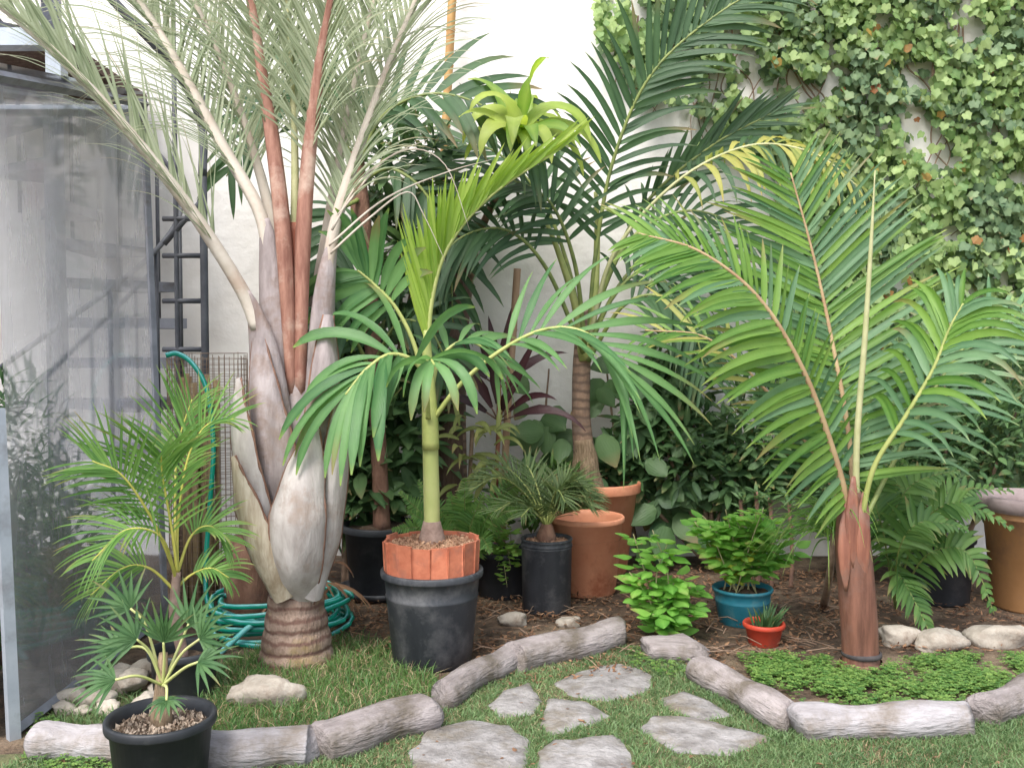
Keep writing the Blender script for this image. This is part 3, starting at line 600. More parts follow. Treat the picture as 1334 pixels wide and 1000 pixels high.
KC = V((P(498, 760, 5.38).x, 5.38, 0)); pot('nursery_pot', KC, 0.225, 0.18, 0.40, 'black_plastic', 'wide black pot on a saucer behind the clay-tiled pot', 0.014, 0.04, soil=0.03)
m = MB(); lathe(m, KC+V((-0.01, -.02, 0)), [(0.001, 0.004), (0.2, 0.004), (0.235, 0.03), (0.24, 0.05), (0.225, 0.05), (0.19, 0.02), (0.001, 0.02)], 36); tag(mk('saucer', m, 'dusty_plastic', None, tuple(KC)), 'dusty grey saucer under the wide black pot', 'saucer')
HC = V((P(655, 770, 5.35).x, 5.35, 0)); pot('nursery_pot', HC, 0.17, 0.14, 0.26, 'black_plastic', 'low black pot under the light green herb', 0.012, 0.03)
XC = V((P(1225, 770, 5.2).x, 5.25, 0)); pot('nursery_pot', XC, 0.2, 0.17, 0.36, 'black_plastic', 'black pot behind the drooping ferns', 0.012, 0.03)
# ------------------------------------------------------------------ triangle palm
def PP(lst, d0=None): return [P(a[0], a[1], a[2] if len(a) > 2 else d0) for a in lst]
TB = V((P(386, 860, 4.2).x, 4.2, 0))
tri = thing('triangle_palm', tuple(TB), 'big silver-grey triangle palm with ringed trunk and rust red stems', 'palm')
m = MB(); pr = []
for i in range(60):
    z = 0.40*i/59; r = 0.163-0.062*(z/0.40)**0.9+0.010*abs(math.sin(z*36))**0.6*(1 if z < 0.36 else 0.3); pr.append((r, z-0.02))
lathe(m, TB, pr, 40, 0.04); mk('trunk', m, 'trunk_ring', tri)
def shell(pts, hw, bulge, mat, face=(0, -1, 0.1), name='leaf_base', th=.009):
    sp = spline(pts, 26); f0 = V(face).normalized(); K = 10; top = []; m = MB()
    for i, p in enumerate(sp):
        t = (sp[min(i+1, 26)]-sp[max(i-1, 0)]).normalized(); s = t.cross(f0).normalized(); n = s.cross(t).normalized(); w = lerp_list(hw, i/26); b = lerp_list(bulge, i/26)
        for k in range(K+1):
            u = -1+2*k/K; e = 1+.05*NZ.noise(V((i*.35, u*2, w*9))); top.append((p+s*(u*w*e)+n*(b*(1-u*u)+.006*NZ.noise(V((i*.2, u*5, b*30)))), n))
    nn = len(top); vs = [a for a, b in top]+[a-b*th for a, b in top]; fs = []
    for i in range(26):
        for k in range(K):
            a = i*(K+1)+k; q = (a, a+1, a+K+2, a+K+1); fs += [q, tuple(x+nn for x in reversed(q))]
        a = i*(K+1); b = a+K; fs += [(a, a+K+1, a+K+1+nn, a+nn), (b, b+nn, b+K+1+nn, b+K+1)]
    m.add(vs, fs); o = mk(name, m, mat, tri)
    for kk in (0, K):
        m = MB(); tube(m, [top[i*(K+1)+kk][0]-top[i*(K+1)+kk][1]*.004 for i in range(27)], [.0055*(1+.6*NZ.noise(V((i*.7, kk, 1)))) for i in range(27)], 5); mk('shadow_line', m, 'bark_rust', o)  # dark edge tubes, shadow lines between leaf bases put in as brown geometry
    return o
def boot(pts, rad, mat, flat=0.7, name='leaf_base', face=(0, -1, 0.1), sides=16):
    m = MB(); sp = spline(pts, 22); tube(m, sp, rad, sides, True, flat, face, 0.06, len(pts)); return mk(name, m, mat, tri)
boot(PP([(386, 785, 4.22), (386, 730, 4.22), (384, 640, 4.22), (386, 560, 4.22), (390, 480, 4.22)]), [.095, .115, .125, .10, .03], 'boot_grey', 0.8)
boot(PP([(376, 660, 4.2), (360, 560, 4.18), (346, 470, 4.17), (334, 415, 4.16), (320, 380, 4.15)]), [.07, .092, .080, .046, .022], 'boot_grey', 0.6, face=(-.5, -1, .1))
boot(PP([(384, 580, 4.24), (368, 480, 4.24), (357, 390, 4.24), (350, 320, 4.24), (345, 285, 4.24)]), [.06, .075, .066, .042, .020], 'boot_grey', 0.7)
boot(PP([(404, 660, 4.24), (414, 540, 4.23), (418, 450, 4.23), (424, 370, 4.23), (434, 310, 4.24)]), [.07, .072, .062, .045, .022], 'boot_grey', 0.7, face=(.4, -1, .1))
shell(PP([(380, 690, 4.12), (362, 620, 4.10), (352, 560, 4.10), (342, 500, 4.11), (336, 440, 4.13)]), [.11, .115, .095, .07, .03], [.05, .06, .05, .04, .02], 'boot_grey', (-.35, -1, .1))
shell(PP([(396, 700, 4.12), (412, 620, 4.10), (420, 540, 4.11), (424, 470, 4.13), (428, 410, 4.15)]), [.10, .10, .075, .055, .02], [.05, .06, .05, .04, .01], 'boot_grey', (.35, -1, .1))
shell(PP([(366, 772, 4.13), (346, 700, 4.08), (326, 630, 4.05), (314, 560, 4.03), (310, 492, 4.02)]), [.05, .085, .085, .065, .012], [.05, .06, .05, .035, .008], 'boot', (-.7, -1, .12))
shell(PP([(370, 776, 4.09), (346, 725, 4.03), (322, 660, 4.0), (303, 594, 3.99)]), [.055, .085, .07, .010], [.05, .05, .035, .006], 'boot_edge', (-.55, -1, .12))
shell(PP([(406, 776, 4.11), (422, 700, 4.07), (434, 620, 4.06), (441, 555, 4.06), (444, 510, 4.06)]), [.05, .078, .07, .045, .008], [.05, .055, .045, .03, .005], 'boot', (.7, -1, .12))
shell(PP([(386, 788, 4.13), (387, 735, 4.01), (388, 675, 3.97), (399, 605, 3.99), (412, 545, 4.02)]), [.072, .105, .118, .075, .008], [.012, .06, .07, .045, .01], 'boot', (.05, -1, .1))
boot(PP([(386, 540, 4.24), (384, 440, 4.24), (384, 360, 4.25), (383, 290, 4.26)]), [.05, .055, .05, .02], 'rust_felt', 0.8, 'crownshaft')
TL = dict(mat='leaf_triangle', sep=False, prof='grass', segs=9, fold=0.2)
def tf(pts, face, n, L, rmat, rr, t0, **k):
    d = dict(TL); d.update(ang=(38, 24), lift=30, droop=1.0, w=0.0165, jitter=10); d.update(k); frond(tri, pts, face, n, L, rmat=rmat, rr=rr, t0=t0, **d)
tf(PP([(337, 428, 4.16), (312, 372, 4.14), (240, 262, 4.05), (140, 140, 3.95), (50, 50, 3.85), (-40, -20, 3.8), (-120, -60, 3.8)]), (0.35, -0.55, 0.75), 90, 0.62, 'petiole_grey', (.036, .032, .024, .015, .008), 0.24, ang=(28, 22), lift=42, droop=1.0)
tf(PP([(353, 345, 4.24), (338, 275, 4.25), (290, 190, 4.3), (235, 90, 4.35), (180, 0, 4.4), (110, -90, 4.4), (0, -170, 4.4)]), (0.5, -0.6, 0.55), 85, 0.72, 'petiole_grey', (.034, .030, .024, .015, .008), 0.24, lift=20, droop=1.7)
tf(PP([(382, 520, 4.2), (370, 320, 4.2), (356, 190, 4.24), (340, 90, 4.28), (324, -10, 4.3), (290, -120, 4.3), (200, -210, 4.2)]), (0.4, -0.9, 0.1), 72, 0.75, 'petiole_rose', (.03, .038, .034, .028, .020, .012, .008), 0.36, droop=1.5)
tf(PP([(390, 520, 4.2), (395, 320, 4.21), (403, 200, 4.22), (415, 100, 4.2), (432, 0, 4.15), (460, -110, 4.05), (540, -190, 3.9)]), (-0.3, -0.95, 0.1), 78, 0.75, 'petiole_rose', (.03, .038, .035, .029, .021, .012, .008), 0.32, droop=1.5)
tf(PP([(425, 360, 4.24), (436, 295, 4.24), (455, 230, 4.25), (490, 130, 4.27), (530, 30, 4.3), (580, -70, 4.3), (680, -150, 4.3)]), (-0.5, -0.7, 0.5), 95, 0.72, 'petiole_grey', (.034, .031, .024, .015, .008), 0.2, ang=(48, 26), lift=18, droop=1.3)
tf(PP([(384, 300, 4.26), (384, 200, 4.28), (380, 90, 4.3), (372, -20, 4.3), (365, -120, 4.3)]), (0, -1, 0.1), 36, 0.6, 'rachis_olive', (.02, .006), 0.3, ang=(22, 14), droop=0.8)
tf(PP([(376, 400, 4.3), (345, 250, 4.4), (300, 110, 4.5), (240, -20, 4.55), (160, -110, 4.55)]), (0.3, -0.9, 0.3), 60, 0.7, 'petiole_grey', (.03, .022, .014, .008), 0.3, droop=1.4)
tf(PP([(410, 400, 4.3), (435, 250, 4.4), (462, 110, 4.48), (500, -30, 4.5), (570, -130, 4.5)]), (-0.3, -0.9, 0.3), 60, 0.7, 'petiole_grey', (.03, .022, .014, .008), 0.3, droop=1.4)
# long thread-like leaflets (reins) hanging from the right-hand frond
for pts in ([(432, 300), (470, 235), (530, 195), (580, 215), (612, 300)], [(428, 320), (500, 260), (580, 225), (640, 208)], [(430, 330), (480, 285), (530, 250), (552, 280), (580, 340)], [(440, 280), (500, 210), (560, 180)]):
    m = MB(); tube(m, spline(PP(pts, 4.16), 20), [.006, .005, .003, .001], 5, True, 0.4); mk('rein', m, 'petiole_grey', tri)

# ------------------------------------------------------------------ palm in the tiled pot
zt = TH+0.11
tpl = thing('feather_palm', (TC.x, TC.y, zt), 'young palm with pale green cane growing from the clay-tiled pot', 'palm')
cb = V((TC.x, TC.y, zt)); q = lambda px, py: P(px, py, 4.22)
m = MB(); tube(m, [cb-V((0, 0, .03)), cb+V((0, 0, .03)), cb+V((0, 0, .07)), cb+V((0, 0, .1))], [.062, .058, .046, .038], 18, True, 1, None, 0.08); mk('bulb', m, 'cane_base', tpl)
m = MB(); tube(m, spline([cb+V((0, 0, .08)), q(562, 640), q(560, 560), q(558, 500)], 18), [.035, .036, .034, .028], 16); mk('cane', m, 'cane_green', tpl)
m = MB(); lathe(m, q(562, 685), [(0.037, -.008), (.04, 0), (.037, .008)], 18); mk('leaf_scar', m, 'boot_edge', tpl)
m = MB(); tube(m, spline(PP([(561, 585), (560, 540), (557, 480), (556, 430)], 4.2), 14), [.038, .036, .026, .014], 12, True, 0.8); mk('crownshaft', m, 'rachis_green', tpl)
FT = dict(rmat='rachis_green')
frond(tpl, PP([(557, 470, 4.22), (563, 390, 4.24), (585, 320, 4.26), (640, 255, 4.28), (735, 190, 4.28)]), (0.45, -0.85, -0.1), 30, 0.46, 0.036, (24, 8), 6, 0.0, 'leaf_lime', 'rachis_green', (.013, .004), 0.05, 'lance', sides=(-1,), Lp=lambda t: 1.0-0.55*t, jitter=3, fold=0.5)
frond(tpl, PP([(556, 470, 4.23), (560, 390, 4.25), (580, 320, 4.27), (632, 255, 4.29), (725, 190, 4.29)]), (0.1, -0.95, 0.05), 24, 0.50, 0.036, (15, 6), 8, 0.0, 'leaf_lime', 'rachis_green', (.008, .003), 0.05, 'lance', sides=(-1,), Lp=lambda t: 1.0-0.5*t, jitter=3, fold=0.5, name='frond')
frond(tpl, PP([(560, 540, 4.2), (548, 480, 4.15), (512, 461, 4.08), (478, 480, 4.0), (450, 514, 3.95)]), (-0.25, -0.75, 0.6), 10, 0.47, 0.060, (74, 14), 4, 1.7, 'leaf_tilepalm', 'rachis_green', (.014, .005), 0.28, 'blunt', Lp=lambda t: 0.85+0.2*math.sin(3*t), jitter=5, segs=9, fold=0.35)
frond(tpl, PP([(556, 520, 4.24), (540, 450, 4.26), (515, 400, 4.27), (485, 368, 4.28), (466, 352, 4.28)]), (-0.5, -0.7, 0.3), 9, 0.34, 0.056, (80, 25), 4, 1.4, 'leaf_tilepalm', 'rachis_green', (.013, .005), 0.5, 'blunt', Lp=lambda t: 0.8+0.2*math.sin(3*t), jitter=5, segs=9)
frond(tpl, PP([(565, 545, 4.2), (600, 500, 4.15), (650, 458, 4.1), (705, 430, 4.05), (755, 430, 4.0), (800, 462, 3.95), (815, 490, 3.93)]), (-0.15, -0.55, 0.8), 13, 0.50, 0.044, (58, 20), 14, 0.7, 'leaf_tilepalm', 'rachis_green', (.014, .004), 0.34, 'lance', Lp=lambda t: 0.85+0.2*math.sin(3*t), jitter=5, segs=8)
frond(tpl, PP([(560, 520, 4.25), (572, 470, 4.3), (600, 445, 4.33), (632, 455, 4.35), (655, 490, 4.36)]), (-0.1, -0.4, 0.9), 8, 0.34, 0.042, (70, 30), 10, 1.0, 'leaf_tilepalm', 'rachis_green', (.012, .004), 0.25, 'lance', jitter=6, segs=8)
frond(tpl, PP([(558, 545, 4.16), (556, 500, 4.06), (560, 470, 3.96), (566, 475, 3.88)]), (0, -0.4, 0.9), 4, 0.36, 0.055, (60, 20), 5, 2.6, 'leaf_tilepalm', 'rachis_green', (.012, .005), 0.5, 'blunt', jitter=8, segs=9)

# ------------------------------------------------------------------ palm on the right with red trunk
RB = V((P(1122, 870, 4.12).x, 4.12, 0))
rp = thing('feather_palm', tuple(RB), 'palm with reddish brown trunk and wide feather fronds in the clover bed', 'palm')
m = MB(); tube(m, spline([RB-V((0, 0, .02)), P(1121, 850, 4.12), P(1119, 810, 4.12), P(1114, 745, 4.12), P(1110, 690, 4.118), P(1109, 640, 4.11)], 34), [.092, .082, .0775, .0765, .078, .079, .077, .077, .074, .068, .058, .040], 24, True, 1, None, .035); mk('trunk', m, 'red_trunk', rp)
m = MB(); lathe(m, RB, [(.10, -.01), (.102, .015), (.088, .035)], 24, .05); mk('root_collar', m, 'bark_rust', rp)
m = MB(); lathe(m, RB, [(.076, .052), (.0855, .058), (.0845, .070), (.076, .076)], 24, .02); mk('scar_band', m, 'dark_band', rp)
for k, (px, y0, y1, w) in enumerate(((1098, 770, 655, .03), (1122, 760, 640, .034), (1108, 740, 620, .03))):
    m = MB(); sp = spline(PP([(px+4, y0, 4.052), (px+2, (y0+y1)/2, 4.05), (px+4, y1, 4.07)]), 12)
    tube(m, sp, [.004, w*.8, w, w*.8, .008], 12, True, .35); mk('sheath', m, 'red_sheath', rp)
RW = dict(prof='palm', segs=7, fold=0.35, jitter=4)
RA = PP([(1110, 680, 4.1), (1086, 590, 4.05), (1046, 482, 3.98), (988, 388, 3.92), (912, 328, 3.88), (832, 304, 3.86)])
frond(rp, RA, (0.5, -0.75, 0.3), 52, 0.60, 0.040, (88, 34), 4, 0.5, 'leaf_right', 'rachis_tan', (.019, .004), 0.05, sides=(-1,), Lp=lambda t: (0.5+0.5*min(1, t*3.5))*(1-.72*max(0, t-.45)/.55), alt=('leaf_rightblue', 0.2), **RW)
frond(rp, [p+V((0, .012, 0)) for p in RA], (0.2, -0.6, 0.75), 40, 0.32, 0.034, (62, 34), 18, 0.5, 'leaf_right', 'rachis_tan', (.012, .003), 0.14, sides=(1,), Lp=lambda t: 0.8+.2*math.sin(3*t), alt=('leaf_rightblue', 0.3), **RW)
frond(rp, PP([(1114, 690, 4.14), (1106, 570, 4.2), (1085, 450, 4.26), (1060, 335, 4.3), (1030, 225, 4.3)]), (0.1, -0.95, 0.1), 50, 0.60, 0.032, (80, 42), 8, 0.25, 'leaf_right', 'rachis_tan', (.016, .004), 0.12, Lp=lambda t: 0.35+0.7*math.sin(math.pi*min(1, t*0.85+0.12)), alt=('leaf_rightblue', 0.5), **RW)
m = MB(); tube(m, spline(PP([(1116, 690, 4.1), (1116, 580, 4.08), (1126, 450, 4.06), (1134, 330, 4.05), (1140, 222, 4.05)]), 24), [.016, .014, .0125, .009, .002], 10); mk('spear_leaf', m, 'rachis_olive', rp)
frond(rp, PP([(1120, 690, 4.08), (1138, 610, 4.02), (1178, 545, 3.96), (1215, 482, 3.92), (1236, 430, 3.9), (1255, 395, 3.88)]), (-0.5, -0.5, 0.6), 17, 0.38, 0.036, (62, 30), 2, 1.9, 'leaf_right', 'rachis_green', (.014, .004), 0.32, alt=('leaf_rightblue', 0.4), **RW)
frond(rp, PP([(1120, 690, 4.16), (1165, 600, 4.3), (1215, 510, 4.42), (1280, 430, 4.5), (1370, 400, 4.55)]), (-0.3, -0.7, 0.6), 20, 0.42, 0.032, (72, 36), 6, 1.0, 'leaf_rightblue', 'rachis_dark', (.012, .004), 0.25, **RW)
frond(rp, PP([(1112, 690, 4.2), (1060, 590, 4.35), (990, 500, 4.45), (920, 440, 4.5), (840, 430, 4.5)]), (0.3, -0.6, 0.7), 16, 0.40, 0.030, (66, 34), 6, 0.5, 'leaf_right', 'rachis_tan', (.013, .004), 0.25, alt=('leaf_kentia_yellow', 0.3), **RW)

# ------------------------------------------------------------------ dark feather palm in the tall terracotta pot
KB = T2+V((0, 0, 0.52)); kp = thing('feather_palm', tuple(KB), 'dark green feather palm with fibrous trunk in the taller terracotta pot', 'palm')
m = MB(); tube(m, spline([KB+V((-.06, -.06, -.02)), P(762, 600, 5.86), P(757, 540, 5.86), P(758, 470, 5.86), P(762, 400, 5.86)], 24), [.085, .07, .056, .054, .045], 16, True, 1, None, 0.06); mk('trunk', m, 'kentia_trunk', kp)
m = MB(); tube(m, spline([KB+V((-.06, -.07, -.02)), P(763, 610, 5.85), P(758, 572, 5.85)], 12), [.10, .088, .06], 16, True, 1, None, 0.3, 3); mk('fibre_base', m, 'fibre', kp)
for pts in ([(764, 470), (774, 400), (778, 300), (776, 250)], [(760, 470), (750, 400), (728, 330), (712, 290)]):
    m = MB(); tube(m, spline(PP(pts, 5.82), 14), [.03, .024, .018, .012], 10); mk('stalk', m, 'rachis_green', kp)
KW = dict(prof='palm', segs=7, fold=0.3, jitter=6)
def kf(pts, face, n, L, w, mat='leaf_kentia', rmat='rachis_dark', t0=0.3, ang=(66, 30), lift=6, droop=0.7, **k):
    d = dict(KW); d.update(k); frond(kp, PP(pts), face, n, L, w, ang, lift, droop, mat, rmat, (.016, .004), t0, **d)
kf([(766, 450, 5.82), (776, 330, 5.8), (800, 205, 5.76), (850, 95, 5.7), (940, 15, 5.66), (1040, -40, 5.64)], (0.1, -0.9, 0.25), 36, 0.52, 0.044, t0=0.22, droop=0.8, ang=(54, 20))
kf([(768, 440, 5.8), (800, 330, 5.7), (880, 238, 5.6), (975, 190, 5.5), (1060, 200, 5.42), (1120, 245, 5.38)], (0.0, -0.5, 0.85), 22, 0.44, 0.046, 'leaf_kentia_yellow', 'rachis_olive', 0.40, (76, 40), 0, 2.4, alt=('leaf_kentia', 0.25), prof='lance')
kf([(766, 430, 5.85), (815, 320, 5.8), (890, 275, 5.75), (970, 300, 5.7), (1040, 370, 5.66)], (0.1, -0.6, 0.75), 18, 0.55, 0.042, t0=0.3, droop=0.9)
kf([(768, 450, 5.8), (800, 385, 5.75), (842, 352, 5.7), (884, 390, 5.66), (905, 460, 5.6)], (0, -.6, .75), 14, .42, .038, t0=.3, droop=1.2)
kf([(764, 460, 5.9), (738, 340, 5.98), (700, 250, 6.02), (640, 195, 6.02), (585, 190, 6.0)], (-0.1, -0.8, 0.5), 16, 0.5, 0.045, t0=0.3, droop=0.8)
kf([(768, 440, 5.95), (825, 350, 6.0), (900, 330, 6.0), (985, 390, 5.98)], (0, -.75, .6), 15, .45, .04, t0=.3, droop=0.9)
kf([(768, 420, 5.9), (830, 280, 5.92), (920, 195, 5.9), (1020, 140, 5.88)], (0.3, -0.85, 0.2), 16, 0.40, 0.042, t0=0.35, ang=(30, 16), lift=10, droop=0.3)
kf([(762, 450, 5.8), (748, 340, 5.7), (715, 262, 5.6), (660, 235, 5.5), (590, 250, 5.45)], (-0.1, -0.6, 0.75), 18, 0.55, 0.042, t0=0.3, droop=0.8)
kf([(760, 460, 5.75), (712, 350, 5.6), (660, 300, 5.5), (600, 310, 5.45), (560, 360, 5.4)], (0.0, -0.7, 0.6), 16, 0.50, 0.04, t0=0.3, droop=1.0)
kf([(766, 470, 5.75), (810, 400, 5.6), (860, 385, 5.5), (900, 420, 5.4), (920, 490, 5.36)], (0.0, -0.6, 0.7), 15, 0.45, 0.04, t0=0.3, droop=0.9)

# ------------------------------------------------------------------ broad dark palm with brown trunk at the back, in the wide black pot
QB = KC+V((0, 0, 0.37)); bp_ = thing('feather_palm', tuple(QB), 'dark broad-leaved palm with slim brown trunk in the wide black pot', 'palm')
m = MB(); tube(m, spline([QB-V((0, 0, .02)), P(494, 600, 5.45), P(486, 450, 5.55), P(472, 300, 5.6), P(462, 200, 5.62)], 26), [.05, .045, .05, .058, .05], 14, True, 1, None, 0.06); mk('trunk', m, 'bark_rust', bp_)
def qf(pts, face, n, L, w, t0=0.25, ang=(62, 28), lift=4, droop=0.6, **k):
    d = dict(KW); d.update(k); frond(bp_, PP(pts), face, n, L, w, ang, lift, droop, 'leaf_kentia', 'rachis_dark', (.014, .004), t0, **d)
qf([(464, 225, 5.6), (500, 150, 5.5), (570, 122, 5.4), (650, 150, 5.35), (710, 215, 5.3)], (0, -0.8, 0.5), 16, 0.5, 0.062, 0.18, droop=0.8)
qf([(464, 230, 5.62), (440, 160, 5.6), (400, 120, 5.55), (340, 150, 5.5), (295, 230, 5.45)], (0, -0.8, 0.5), 15, 0.48, 0.055, 0.2, droop=0.9)
qf([(466, 240, 5.6), (510, 220, 5.55), (560, 260, 5.5), (585, 340, 5.45), (590, 420, 5.42)], (0.1, -0.85, 0.4), 15, 0.46, 0.05, 0.2, droop=1.0)
qf([(466, 260, 5.55), (440, 280, 5.4), (420, 340, 5.3), (430, 420, 5.25)], (0, -0.9, 0.3), 12, 0.42, 0.06, 0.2, droop=1.0)
qf([(488, 470, 5.5), (520, 420, 5.35), (560, 430, 5.25), (590, 490, 5.2)], (0, -0.7, 0.6), 10, 0.35, 0.05, 0.2, droop=1.2)
qf([(490, 500, 5.45), (460, 440, 5.3), (430, 440, 5.2), (405, 500, 5.15)], (0, -0.7, 0.6), 10, 0.35, 0.05, 0.2, droop=1.2)

# ------------------------------------------------------------------ areca palm
AB = AC+V((0, 0, 0.15)); ar = thing('areca_palm', tuple(AB), 'areca palm with yellow stems beside the glazed lean-to', 'palm')
m = MB(); tube(m, spline([AB, P(228, 800, 3.78), P(230, 745, 3.78)], 12), [.022, .024, .016], 12); mk('stem', m, 'cane_base', ar)
AW = dict(sep=False, prof='palm', segs=7, fold=0.35, jitter=5, name='frond')
def af(pts, face, n=32, L=0.36, w=0.0125, t0=0.35, ang=(58, 28), lift=22, droop=0.5, **k):
    frond(ar, PP(pts), face, int(n*.8), L, w, ang, lift, droop, 'leaf_areca', 'rachis_yellow', (.0075, .0025), t0, **{**AW, **k})
af([(231, 745, 3.78), (224, 690, 3.76), (212, 620, 3.72), (210, 590, 3.68)], (0, -1, 0.05), 26, 0.36, t0=0.3)
af([(231, 745, 3.78), (232, 680, 3.8), (244, 600, 3.82), (268, 555, 3.82), (305, 545, 3.8)], (-0.2, -0.7, 0.6), 30, 0.24)
af([(230, 750, 3.78), (200, 680, 3.7), (160, 620, 3.62), (120, 600, 3.58)], (0.2, -0.8, 0.5), 28, 0.28)
af([(230, 755, 3.78), (210, 700, 3.66), (165, 690, 3.55), (120, 730, 3.5)], (0.1, -0.6, 0.8), 26, 0.24, droop=0.8)
af([(230, 750, 3.8), (248, 700, 3.85), (272, 685, 3.86), (300, 705, 3.86)], (-0.1, -0.6, 0.8), 24, 0.19, droop=0.8)
af([(229, 770, 3.78), (195, 740, 3.74), (160, 740, 3.7), (118, 775, 3.66)], (0.1, -0.5, 0.85), 22, 0.22, droop=0.9)
af([(230, 765, 3.8), (250, 748, 3.82), (275, 740, 3.8), (298, 752, 3.8)], (0.1, -0.5, 0.85), 20, 0.16, droop=0.9)
af([(231, 745, 3.8), (228, 660, 3.9), (232, 580, 3.98), (250, 520, 4.0)], (0, -1, 0.1), 26, 0.3)

# ------------------------------------------------------------------ little fan palm
FB = FC+V((0, 0, 0.2)); fp = thing('fan_palm', tuple(FB), 'little fan palm with splayed hand-shaped leaves in the gravel pot', 'palm')
m = MB(); tube(m, [FB-V((0, 0, .02)), FB+V((0, 0, .05)), FB+V((0.0, 0, .1)), P(213, 850, 2.98)], [.035, .032, .022, .014], 12, True, 1, None, 0.2); mk('stem', m, 'fibre', fp)
def fan(pts, tipdir, face, L, nseg=10, spread=125, w=0.0155, droop=0.35):
    pts = PP(pts); sp = spline(pts, 12); m = MB(); tube(m, sp, [.0055, .004], 6); o = mk('leaf', m, 'cane_green', fp)
    m = MB(); c = sp[-1]; t = V(tipdir).normalized(); f = V(face).normalized(); s = t.cross(f).normalized(); f = s.cross(t)
    for k in range(nseg):
        a = R(-spread/2+spread*k/(nseg-1)+rnd(-3, 3)); d = t*math.cos(a)+s*math.sin(a)
        leaf(m, c, d, f, L*.84*(0.72+0.28*math.cos(a*0.8))*rnd(0.85, 1.08), w*rnd(.85, 1.1), 'lance', 6, droop*rnd(.6, 1.5), 0.5)
    mk('blade', m, 'leaf_fan', o)
b_ = (212, 892, 2.97)
fan([b_, (214, 860, 2.95), (213, 836, 2.94)], (0.1, -0.2, 1), (0, -1, 0.3), 0.17, 12, 120)
fan([b_, (196, 850, 2.95), (178, 832, 2.92)], (-0.75, -0.2, 0.5), (0, -0.9, 0.6), 0.18, spread=150)
fan([b_, (190, 845, 3.02), (156, 845, 3.05)], (-0.9, -0.1, 0.3), (0, -0.6, 0.8), 0.17, spread=140, droop=.6)
fan([b_, (180, 880, 2.9), (150, 885, 2.86)], (-0.9, -0.3, 0.1), (0, -0.5, 0.9), 0.17, spread=140, droop=.6)
fan([b_, (236, 852, 2.95), (260, 832, 2.93)], (0.7, -0.2, 0.6), (0, -0.9, 0.6), 0.17, spread=150)
fan([b_, (240, 870, 2.9), (258, 862, 2.87)], (0.9, -0.2, 0.2), (0, -0.6, 0.8), 0.17, spread=140, droop=.6)
fan([b_, (235, 838, 3.02), (246, 812, 3.03)], (0.5, 0.1, 0.8), (0, -0.9, 0.5), 0.18, spread=150)
fan([b_, (217, 895, 2.9), (217, 912, 2.86)], (0.1, -0.9, -0.2), (0, -0.3, 1), 0.10, 15, 300, 0.014, droop=.9)
fan([b_, (190, 815, 3.0), (170, 792, 3.0)], (-0.6, 0, 0.7), (0, -0.9, 0.5), 0.17, spread=140)

# ------------------------------------------------------------------ little date palm in the black cylinder
DB = DC+V((0, 0, 0.35)); dp = thing('date_palm', tuple(DB), 'small bushy date palm in the tall black cylinder pot', 'palm')
m = MB(); tube(m, [DB-V((0, 0, .02)), DB+V((0, 0, .05)), DB+V((0, 0, .11))], [.04, .05, .03], 12, True, 1, None, 0.3); mk('stem', m, 'bark_rust', dp)
for k in range(17):
    a = rnd(0, 6.28) if k > 8 else k*0.72; hz = rnd(0.22, 0.40)*(1 if math.cos(a) < .3 else .7); up_ = rnd(0.10, 0.36); d = V((math.cos(a), math.sin(a)*0.85, 0)); b0 = DB+V((0, 0, .09))
    pts = [b0, b0+d*hz*0.3+V((0, 0, up_*0.6)), b0+d*hz*0.7+V((0, 0, up_*0.95)), b0+d*hz*1.15+V((0, 0, up_*0.75))]
    frond(dp, pts, (-d*0.3+V((0, -0.25, 0.9))), 26, 0.17, 0.010, (55, 25), 15, 0.4, 'leaf_date', 'rachis_green', (.006, .002), 0.2, sep=False, segs=4, fold=0.4, jitter=10)

# ------------------------------------------------------------------ dracaena, cordyline, poles
dr = thing('dracaena', tuple(V((P(607, 720, 5.9).x, 5.9, 0))), 'bright yellow-green dracaena head standing out against the wall', 'plant')
dtop = P(678, 178, 5.3); m = MB(); tube(m, spline([V((P(607, 720, 5.9).x, 5.9, 0)), P(602, 500, 5.9), P(618, 330, 5.75), P(655, 240, 5.5), dtop], 20), [.026, .024, .022, .018], 10, True, 1, None, .05); mk('stem', m, 'kentia_trunk', dr)
for (tx, ty, dd, L) in [(608, 95, 5.75, .42), (640, 75, 5.9, .48), (655, 85, 5.7, .45), (700, 95, 5.7, .5), (740, 108, 5.75, .5), (768, 135, 5.8, .52), (715, 90, 6.0, .5), (620, 140, 5.6, .36), (690, 170, 5.4, .34), (672, 120, 5.5, .4), (745, 160, 5.6, .42), (655, 170, 5.45, .3), (630, 110, 6.0, .44), (690, 70, 5.9, .4), (760, 170, 5.9, .46), (600, 165, 5.8, .36), (650, 95, 6.0, .4), (725, 125, 5.5, .4), (615, 120, 5.7, .38), (705, 140, 5.4, .36), (735, 95, 5.95, .44)]:
    m = MB(); d = (P(tx, ty, dd-.5)-dtop); d += V((0, 0, 0.12)); leaf(m, dtop+V((rnd(-.01, .01), 0, rnd(-.05, .04))), d, V((0, -0.75, 0.65))+d*0.2, L*1.1, rnd(.085, .125), 'lance', 12, rnd(2.0, 4.2), 0.22, None, rnd(-.4, .4), 0.05); mk('leaf', m, 'leaf_draco', dr)
cd = thing('cordyline', tuple(V((P(655, 700, 5.7).x, 5.7, 0))), 'dark maroon cordyline with red leaf stalks against the wall', 'plant')
ct = P(650, 548, 5.6); m = MB(); tube(m, spline([V((P(648, 740, 5.7).x, 5.7, 0)), P(646, 640, 5.66), P(648, 590, 5.62), ct, P(650, 500, 5.6)], 20), [.016, .015, .013, .015, .012], 10, True, 1, None, .1); mk('stem', m, 'cordyline_stem', cd)
